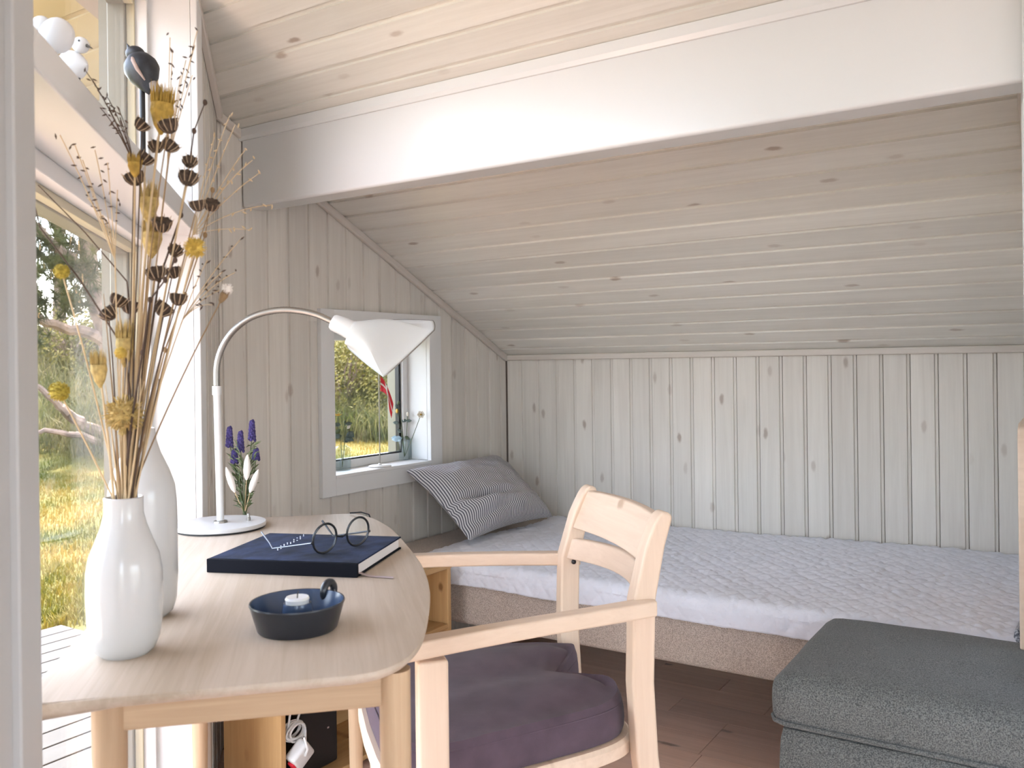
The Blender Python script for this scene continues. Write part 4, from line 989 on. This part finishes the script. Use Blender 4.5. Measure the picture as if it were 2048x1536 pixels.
def frame(p, ax):
    x = ax.orthogonal().normalized(); y = ax.cross(x); mm = M.Identity(4)
    for i in range(3): mm[i][0], mm[i][1], mm[i][2], mm[i][3] = x[i], y[i], ax[i], p[i]
    return mm
def pod(t, tip, ax, r):
    """ribbed cup seed head with a starry open top"""
    n = 18; prof = [(.15, -1.0), (.62, -.75), (.95, -.15), (1.0, .35), (.80, .55), (.35, .35), (.02, .25)]
    mb = MB(); rb = MB(); mm = frame(tip, ax)
    for (a, z) in prof:
        for k in range(n): f = 1+.16*(1 if k % 2 else -1)*(a > .5); th = 2*math.pi*k/n; mb.v.append((r*a*f*math.cos(th), r*a*f*math.sin(th), r*z))
    for i in range(len(prof)-1):
        for k in range(n): mb.f.append((i*n+k, i*n+(k+1) % n, (i+1)*n+(k+1) % n, (i+1)*n+k))
    obj('seed_head', mb.xf(mm), 'pod', t, smooth=True, world=True)
    for k in range(0, n, 2):
        th = 2*math.pi*(k+.5)/n; c_, s_ = math.cos(th), math.sin(th)
        rb.tube([(r*.6*c_, r*.6*s_, -r*.78), (r*1.0*c_, r*1.0*s_, -r*.1), (r*1.12*c_, r*1.12*s_, r*.45), (r*1.3*c_, r*1.3*s_, r*.75)], [r*.05, r*.07, r*.06, r*.01], 4)
    obj('bracts', rb.xf(mm), 'podrim', t, world=True)
def tuft(t, tip, ax, r, h, mat, n=70, flare=1.0):
    """flame shaped tuft of fine bristles over a small cup"""
    mb = MB(); mm = frame(tip, ax)
    mb.lathe([(r*.1, -h*.5), (r*.55, -h*.30), (r*.85, 0), (r*.8, h*.15), (.0002, h*.2)], 12)
    for _ in range(n):
        a = rnd.uniform(0, 6.28); q = math.sqrt(rnd.random()); x, y = r*.8*q*math.cos(a), r*.8*q*math.sin(a); hh = h*rnd.uniform(.35, .62)
        mb.tube([(x*.6, y*.6, -h*.1), (x*1.05, y*1.05, h*.2), (x*flare*1.1, y*flare*1.1, hh)], [r*.07, r*.06, r*.012], 4)
    obj('bristles', mb.xf(mm), mat, t, world=True)
def puffball(t, c, r, mat, n=240, ln=.45):
    mb = MB().ball(c, r*.78, 16, 12)
    for _ in range(n):
        d = V((rnd.gauss(0, 1), rnd.gauss(0, 1), rnd.gauss(0, 1))).normalized(); mb.tube([c+d*r*.7, c+d*r*(.9+ln*.25*rnd.random())], [r*.06, r*.03], 4)
    obj('flower_head', mb, mat, t, world=True)
STN = dict(stemb='brown', straw='pale straw', stemd='blackish'); SC = 'dark ribbed scabious seed head on a thin %s stem'
for (px, py) in ((284, 249), (337, 250), (312, 293), (341, 290), (291, 316), (380, 323), (377, 355), (269, 354), (395, 409), (423, 409), (324, 448), (351, 501), (312, 545), (346, 543), (328, 617), (357, 596), (237, 600), (261, 612), (217, 626)):
    sm = rnd.choice(['stemb', 'straw', 'stemd']); t, tip, ax = flower('scabious_pod', SC % STN[sm], px, py, rnd.uniform(-.06, .05), smat=sm)
    ax = (ax+V((rnd.uniform(-.7, .7), rnd.uniform(-.7, .7), rnd.uniform(-.5, .3)))).normalized(); pod(t, tip, ax, rnd.uniform(.0085, .0112))
for (px, py, r, h, m_, lab) in ((324, 222, .0165, .058, 'ochre', 'large ochre flame shaped dried thistle topping the bouquet'), (270, 332, .010, .028, 'ochre', 'small ochre dried thistle beside the dark pods'),
                                (298, 408, .014, .050, 'ochred', 'pale straw coloured dried thistle amid the bouquet'), (304, 478, .015, .050, 'ochred', 'pale bleached dried thistle below the dark pods'),
                                (198, 740, .0115, .044, 'ochred', 'olive dried thistle leaning towards the window'), (250, 690, .013, .055, 'ochred', 'brown dried thistle low in the bouquet')):
    t, tip, ax = flower('dried_thistle', lab, px, py, rnd.uniform(-.04, .03), .0018, 'straw', .0012); tuft(t, tip, (ax+V((0, 0, 1))).normalized(), r, h, m_, 90)
for (px, py, r, m_, lab) in ((123, 543, .0105, 'crasp', 'small mustard craspedia ball against the pine tree'), (118, 783, .0135, 'crasp', 'large mustard craspedia ball leaning out towards the window'), (241, 706, .008, 'yellow', 'tiny yellow craspedia ball inside the bouquet')):
    t, tip, ax = flower('craspedia_flower', lab, px, py, -.03, .0011, 'straw', .0009); puffball(t, tip, r, m_, 260, .2)
for (px, py, r, m_, lab) in ((390, 496, .0115, 'yellow', 'fluffy yellow dried flower beside the casing'), (248, 830, .021, 'ochred', 'big shaggy straw tuft just above the vase neck')):
    t, tip, ax = flower('dried_flower', lab, px, py, -.02, .0012, 'straw', .0009); puffball(t, tip, r, m_, 300, 1.6)
t, tip, ax = flower('dried_flower', 'brown bud with a white fluffy tip on a long leaning stem', 447, 592, .03, .0011, 'stemb', .0008)
tuft(t, tip, ax, .0065, .022, 'stemb', 30); puffball(t, tip+ax*.010, .0075, 'fluff', 160, 1.2)
def twig(lab, pts, dd, r0, mat, buds=True):
    P0 = [atd(x, y, v1d+dd) for x, y in pts]; P = [V((v1b.x, v1b.y, ZT+.04)), VN+(P0[0]-VN)*.02]+P0
    t = thing('dark_twig', lab, 'twig', P[0], group=GRP); Q = [V(p) for p in P]; n = len(Q)
    obj('stem', MB().tube(Q, [r0*(1-.6*k/(n-1)) for k in range(n)], 6), mat, t, smooth=True, world=True)
    if buds:
        mb = MB()
        for p in P0[1:]: mb.ball(p, (.0030, .0030, .0042), 7, 5)
        obj('buds', mb, mat, t, smooth=True, world=True)
twig('dark bare twig stretching to the window post', [(262, 800), (250, 700), (160, 560), (80, 455), (66, 395)], -.02, .0016, 'stemd', False)
twig('second dark twig slanting over the window pane', [(268, 820), (262, 640), (254, 563), (170, 465), (76, 370)], .03, .0016, 'stemd', False)
twig('dark twig with buds arching over the casing', [(275, 840), (318, 560), (362, 430), (380, 320), (388, 262), (410, 205)], .02, .0017, 'stemd')
twig('brown twig with buds rising beside the jamb', [(290, 860), (330, 700), (370, 590), (410, 470), (425, 380)], .05, .0015, 'stemb')
twig('forked dark twig low in the bouquet', [(262, 850), (285, 705), (300, 600), (330, 560), (350, 520)], -.03, .0018, 'stemd')
# straight straw stalks
for k in range(14):
    px = rnd.uniform(205, 345); py = rnd.uniform(560, 800); P = stem_path(atd(px, py, v1d+rnd.uniform(-.05, .05))); sm = ('straw', 'stemb', 'straw', 'stemd')[k % 4]; r_s = rnd.uniform(.0012, .0019)
    tag(obj('dry_stalk', MB().tube(P, [r_s*(1-.75*q/(len(P)-1)) for q in range(len(P))], 6), sm, smooth=True), 'bare %s dry stalk standing in the short white vase' % STN[sm], 'stalk', GRP)
# airy grasses with tiny seeds
def spray(lab, root, ends, dd, mat, seedmat):
    Pn = stem_path(atd(*root, v1d+dd)); t = thing('seed_grass', lab, 'dried grass', Pn[0], group=GRP)
    mb = MB().tube(Pn, [.0008]*len(Pn), 5); sd = MB(); a = Pn[-1]
    for (x, y) in ends:
        b = atd(x, y, v1d+dd+rnd.uniform(-.03, .03)); c = a.lerp(b, .5)+V((0, 0, rnd.uniform(.005, .02))); Q = []
        for k in range(9):
            f = k/8; Q.append(a*(1-f)**2+c*2*f*(1-f)+b*f*f)
        mb.tube(Q, [.00055]*9, 4)
        for k in range(4, 9):
            q = Q[k]+V((rnd.uniform(-1, 1), rnd.uniform(-1, 1), rnd.uniform(-1, 1)))*.004
            d = V((rnd.uniform(-1, 1), rnd.uniform(-1, 1), rnd.uniform(-.3, 1))).normalized()*.0035; sd.tube([q-d, q, q+d], [.0003, .0012, .0003], 5)
    obj('stalk', mb, mat, t, world=True); o = obj('seeds', sd, seedmat, t, world=True)
spray('airy dark seed grass fanning across the transom', (230, 520), [(150, 290), (165, 320), (190, 300), (215, 325), (175, 395), (205, 430), (235, 380), (120, 270)], -.03, 'straw', 'stemd')
spray('airy seed grass with pale seeds fanning over the wall boards', (385, 470), [(470, 250), (490, 300), (505, 320), (460, 230), (430, 270), (520, 345), (545, 410), (500, 460)], .04, 'straw', 'straw')
spray('airy dark seed grass rising past the upper jamb', (335, 330), [(340, 75), (345, 100), (362, 150), (372, 120), (385, 150), (395, 60), (360, 190), (390, 90)], .02, 'straw', 'stemd')
spray('wiry seed grass crossing the upper window pane', (268, 330), [(170, 140), (195, 180), (215, 195), (235, 215), (200, 215), (225, 250), (240, 235), (185, 160)], .05, 'stemd', 'stemd')
spray('low seed grass reaching along the wall boards', (365, 640), [(450, 540), (470, 545), (440, 580), (425, 610), (415, 520), (480, 480)], .02, 'straw', 'stemd')

# ------------------------------------------------------------------ bird figures on the ledge (stand on z = 1.475)
ZL = 1.475
def bird(name, lab, c, sx, r, legs, head, body='birdw', beakm='beak', tail=True):
    """c = body centre; sx = unit vector the bird faces; r = body radius"""
    t = thing(name, lab, 'figurine', (c.x, c.y, ZL)); sx = V(sx).normalized(); sy = V((-sx.y, sx.x, 0))
    mm = M.Identity(4); zz = V((0, 0, 1))
    for i in range(3): mm[i][0], mm[i][1], mm[i][2], mm[i][3] = sx[i], sy[i], zz[i], c[i]
    n, m = 24, 16; mb = MB()
    for i in range(m+1):
        f = i/m; x = -1.35+2.35*f; rr = math.sin(math.pi*min(1, max(0, f))**.85)**.75*.98 if 0 < f < 1 else .02
        for k in range(n): a = 2*math.pi*k/n; mb.v.append((x*r, rr*r*.88*math.cos(a), rr*r*math.sin(a)+(.18*r*(1-f))))
    for i in range(m):
        for k in range(n): mb.f.append((i*n+k, i*n+(k+1) % n, (i+1)*n+(k+1) % n, (i+1)*n+k))
    obj('body', mb.xf(mm), body, t, smooth=True, world=True)
    h = V(head)*r; hr = .52*r
    hb = obj('head', MB().ball(tuple(h), (hr*1.08, hr, hr), 18, 12).xf(mm), body, t, smooth=True, world=True)
    obj('beak', MB().tube([tuple(h+V((hr*.8, 0, -.1*hr))), tuple(h+V((hr*2.0, 0, -.75*hr)))], [hr*.26, hr*.03], 8).xf(mm), beakm, hb)
    for s in (-1, 1): obj('eye', MB().ball((h.x+hr*.55, s*hr*.78, h.z+hr*.22), hr*.14, 8, 6).xf(mm), 'black', hb)
    for ch in hb.children: ch.matrix_parent_inverse = hb.matrix_parent_inverse.inverted() if False else M.Identity(4)
    for q in legs:
        obj('leg', MB().tube([(c.x+q*sx.x, c.y+q*sx.y, c.z-r*.8), (c.x+q*sx.x, c.y+q*sx.y, ZL+.001)], .0015, 8), 'black', t, world=True)
    return t
cA = onpl(106, 76, (1, 1, 0), -.475); cB = onpl(152, 133, (1, 1, 0), -.485)
bird('wading_bird', 'round white wooden shorebird turned away on the window ledge', cA, -RT*.9+FW*.25, .0225, (-.004,), (.75, .0, .80))
bird('wading_bird', 'white wooden shorebird with dark beak facing the room on the ledge', cB, RT*.9-FW*.35, .0215, (-.003, .006), (.45, .0, 1.35))
cK = onpl(284, 140, (1, 1, 0), -.475)
bt = thing('wooden_bird', 'black wooden bird with pinkish stripe on a tall dowel', 'figurine', (cK.x, cK.y, ZL)); rk = 34*dep(cK)/F
axk = (V((0, 0, .85))-RT*.28+FW*.15).normalized(); mk = frame(cK, axk)
obj('body', MB().lathe([(.02*rk, -1.65*rk), (.34*rk, -1.25*rk), (.80*rk, -.6*rk), (1.0*rk, 0), (.93*rk, .4*rk), (.66*rk, .8*rk), (.42*rk, .95*rk)], 24).xf(mk), 'birdb', bt, smooth=True, world=True)
hk = cK+axk*1.08*rk-RT*.12*rk
obj('head', MB().ball(hk, (.55*rk, .55*rk, .46*rk), 18, 12), 'birdb', bt, smooth=True, world=True)
obj('beak', MB().tube([hk-RT*.25*rk+UP*.15*rk, hk-RT*.5*rk+UP*.62*rk], [.20*rk, .02*rk], 8), 'black', bt, world=True)
pth = [cK+axk*(.75*rk)-FW*.66*rk-RT*.1*rk, cK+axk*.3*rk-FW*.97*rk-RT*.04*rk, cK-axk*.3*rk-FW*.93*rk+RT*.05*rk, cK-axk*.9*rk-FW*.60*rk+RT*.2*rk]
obj('wing_stripe', MB().tube(pth, [.07*rk, .12*rk, .11*rk, .04*rk], 8), 'birdp', bt, smooth=True, world=True)
obj('tail', MB().tube([cK-axk*1.0*rk+RT*.35*rk, cK-axk*1.75*rk+RT*.75*rk], [.33*rk, .16*rk], 10), 'birdg', bt, smooth=True, world=True)
obj('dowel', MB().tube([(cK.x, cK.y, cK.z-rk*1.0), (cK.x, cK.y, ZL+.001)], .0052, 12), 'black', bt, smooth=True, world=True)

# ------------------------------------------------------------------ lavender bunch behind the lamp
lv = onz(489, 1030, ZT); lvd = dep(lv)
def lvp(x, y, dd=0): return atd(x, y, lvd+dd)
lt2 = thing('lavender_bunch', 'artificial lavender bunch with pale bunny tails behind the lamp base', 'plant', lv)
for (x, y, h) in ((459, 873, 34), (481, 882, 34), (504, 860, 34), (469, 912, 22), (512, 908, 18)):
    P = [lv+V((rnd.uniform(-.004, .004), rnd.uniform(-.004, .004), .001)), lvp((x+489)/2+rnd.uniform(-4, 4), (y+1030)/2+10), lvp(x, y+h*.4)]
    st = obj('stem', MB().tube(P, .0012, 6), 'leafg', lt2, smooth=True, world=True)
    mb = MB(); top_ = lvp(x, y-h*.55); bot = lvp(x, y+h*.6)
    for k in range(46):
        f = k/46; p = bot.lerp(top_, f); a = k*2.4; w_ = .0095*(1-.55*f)
        mb.ball(p+(RT*math.cos(a)+FW*math.sin(a))*w_*.75, (.0036, .0036, .0046), 6, 4)
    obj('flower_spike', mb, 'lav', lt2, world=True)
for (x, y, x2, y2) in ((452, 950, 470, 985), (495, 925, 493, 960), (517, 955, 500, 985)):
    a, b = lvp(x2, y2, -.015), lvp(x, y-16, -.02)
    obj('stem', MB().tube([lv+V((0, 0, .002)), a], .0011, 6), 'straw', lt2, smooth=True, world=True)
    obj('bunny_tail', MB().tube([a.lerp(b, f) for f in (0, .15, .4, .7, .9, 1)], [.002, .0065, .0085, .0075, .004, .001], 10), 'fluff', lt2, smooth=True, world=True)
mb = MB()
for _ in range(150):
    y = rnd.uniform(890, 1020); half = 34*math.sin(min(1, (1032-y)/150)*1.6)+4; x = 488+rnd.uniform(-.6, .6)*half; p = lvp(x, y, rnd.uniform(-.02, .02))
    sd = 1 if x > 488 else -1; L_ = rnd.uniform(10, 26); e_ = lvp(x+sd*L_*rnd.uniform(.4, .9), y-L_*rnd.uniform(.2, 1), rnd.uniform(-.02, .02)); mid = p.lerp(e_, .5)+V((0, 0, .003)); s_ = (e_-p).cross(FW).normalized()*.0019
    mb.add([p, mid+s_, e_, mid-s_], [(0, 1, 2, 3)])
for _ in range(14): mb.tube([lv+V((rnd.uniform(-.006, .006), rnd.uniform(-.006, .006), .001)), lvp(488+rnd.uniform(-12, 12), 970, rnd.uniform(-.02, .02)), lvp(488+rnd.uniform(-28, 28), 915, rnd.uniform(-.02, .02))], [.0014, .0011, .0006], 5)
o = obj('foliage', mb, 'leafg', lt2, world=True); o['kind'] = 'stuff'

# ------------------------------------------------------------------ things on the small window's sill
ZS = WZ0+.0005
def jar(name, lab, px, py, w_, h, xq):
    p = onz(px, py, ZS); p.x = max(p.x, xq) if xq else p.x; t = thing(name, lab, 'vase', (p.x, p.y, ZS)); k = dep(p)/F; r = w_*k/2; H = h*k
    obj('glass', MB().lathe([(r*.9, 0), (r, .004), (r, H*.80), (r*.92, H*.90), (r*.6, H*.96), (r*.62, H), (r*.57, H), (r*.55, H*.955), (r*.88, H*.885), (r*.955, H*.78), (r*.955, .008), (.0005, .006)], 32), 'jar', t, smooth=True)
    return t, p, r, H, k
def leaf(t, p, d, n, L_, W_, mat, name='leaf'):
    d = V(d).normalized(); s_ = d.cross(V(n)).normalized(); u = d.cross(s_)
    pts = [p, p+d*L_*.3+s_*W_*.45, p+d*L_*.65+s_*W_*.42, p+d*L_, p+d*L_*.65-s_*W_*.42, p+d*L_*.3-s_*W_*.45]; mid = [p+d*L_*.3+u*W_*.12, p+d*L_*.65+u*W_*.12]
    mb = MB().add(pts+mid, [(0, 1, 6), (1, 2, 7, 6), (2, 3, 7), (3, 4, 7), (4, 5, 6, 7), (5, 0, 6)])
    o = obj(name, mb, mat, t, smooth=True, world=True); md = o.modifiers.new('t', 'SOLIDIFY'); md.thickness = .0006
def bunch(name, lab, base, dpt, heads, leaves):
    """heads: (px,py,colour,kind), leaves: (px,py,dirx,diry,len px,mat)"""
    t = thing(name, lab, 'flowers', base); k = dpt/F
    for (x, y, m_, kind) in heads:
        e_ = atd(x, y, dpt) if kind != 'poppy' else ony(x, y, WY1-.022); P = [base+V((0, 0, .004)), base.lerp(e_, .5)+V((0, .004, .004)), e_]
        obj('stem', MB().tube(P, .0012, 6), 'leafg', t, smooth=True, world=True)
        if kind == 'poppy':
            for q in range(6):
                a = q*math.pi/3; leaf(t, e_, RT*math.cos(a)*.9+UP*math.sin(a)*.9-FW*.35, -FW, .017, .016, m_, 'petal')
            obj('flower_centre', MB().ball(e_-FW*.004, .0042, 10, 7), 'ochre', t, world=True)
        elif kind == 'daisy':
            for q in range(9):
                a = q*2*math.pi/9; leaf(t, e_, RT*math.cos(a)*.9-FW*math.sin(a)*.5+UP*.35, UP, .017, .008, m_, 'petal')
        else:
            obj('bud', MB().ball(e_, (.005, .005, .009), 8, 6), m_, t, world=True)
    for (x, y, dx, dy, L_, m_) in leaves:
        leaf(t, atd(x, y, dpt+rnd.uniform(-.01, .01)), RT*dx-UP*dy, -FW+V((0, 0, .5)), L_*k, L_*k*.62, m_)
t, pL, rL, HL, kL = jar('bud_vase', 'small clear glass bottle with dark eucalyptus at the near sill end', 685, 940, 34, 50, None)
dL = dep(pL)
bunch('flower_sprig', 'dark eucalyptus sprig with a yellow flower in the near glass bottle', V((pL.x, pL.y, ZS+.007)), dL, [(675, 832, 'amber', 'daisy'), (690, 846, 'leafg', 'bud')],
      [(682, 850, -1, -.1, 16, 'euc'), (690, 848, 1, -.1, 15, 'euc'), (684, 872, -1, .05, 20, 'euc'), (690, 874, .8, .35, 20, 'euc'), (697, 862, .6, .7, 18, 'euc'), (688, 884, 1, -.5, 16, 'euc'), (692, 872, 1, -.55, 18, 'euc'), (682, 858, -.7, .5, 16, 'leafg'), (694, 858, .7, -.9, 12, 'cream')])
t, pR, rR, HR, kR = jar('bud_vase', 'small clear glass bottle with pale eucalyptus at the far sill end', 809, 919, 30, 46, None)
dR_ = dep(pR)
bunch('flower_sprig', 'pale eucalyptus sprig with a cream flower in the far glass bottle', V((pR.x, pR.y, ZS+.007)), dR_, [(842, 829, 'cream', 'poppy'), (794, 822, 'amber', 'bud'), (797, 806, 'leafg', 'bud'), (815, 828, 'cream', 'bud')],
      [(800, 876, -1, -.05, 18, 'eucl'), (805, 876, -1, .15, 22, 'eucl'), (798, 846, -1, -.1, 13, 'euc'), (802, 842, 1, -.1, 13, 'euc'), (812, 842, 1, -.05, 12, 'euc'), (803, 866, -.6, -.6, 12, 'euc'), (810, 872, .6, .5, 12, 'leafg'), (796, 818, -.5, -1, 12, 'euc')])
# table flag
pf = onz(760, 933, ZS); df = dep(pf); kf = df/F
fg = thing('table_flag', 'small red table flag with white cross on a stand in the window', 'flag', (pf.x, pf.y, ZS))
obj('foot', MB().lathe([(22*kf, 0), (23*kf, .002), (21*kf, .005), (4*kf, .0065), (3*kf, .012)], 32), 'plug', fg, smooth=True)
ptop = atd(762, 735, df); obj('pole', MB().tube([V((pf.x, pf.y, ZS+.006)), V((pf.x, pf.y, ptop.z))], .0021, 10), 'steel', fg, smooth=True, world=True)
obj('finial', MB().ball((pf.x, pf.y, ptop.z+.003), .004, 10, 8), 'ochre', fg, smooth=True, world=True)
# hanging folded cloth: u runs away from the pole, v down the hoist
def fpt(u, v):
    x = 761+u*26+4*math.sin(u*5)*v; y = 752+v*30+u*(22+34*u)+8*v*(1-u)*0
    if u > .5: y += (u-.5)*14*v
    x2 = x-(1-v)*0
    wv = .006*math.sin(u*8+v*2)
    return atd(x, y*(1)-(u*v*8), df+wv)
def patch(u0, u1, v0, v1, n=8):
    mb = MB()
    for i in range(n+1):
        for j in range(n+1): mb.v.append(tuple(fpt(u0+(u1-u0)*i/n, v0+(v1-v0)*j/n)))
    for i in range(n):
        for j in range(n): a = i*(n+1)+j; mb.f.append((a, a+1, a+n+2, a+n+1))
    return mb
def cloth(name, mb, m_):
    o = obj(name, mb, m_, fg, smooth=True, world=True); md = o.modifiers.new('t', 'SOLIDIFY'); md.thickness = .0008
for (u0, u1) in ((0, .36), (.52, 1)):
    for (v0, v1) in ((0, .43), (.57, 1)): cloth('red_field', patch(u0, u1, v0, v1), 'red')
cloth('white_cross', patch(.36, .52, 0, 1), 'flagw'); cloth('white_cross', patch(0, .36, .43, .57), 'flagw'); cloth('white_cross', patch(.52, 1, .43, .57), 'flagw')
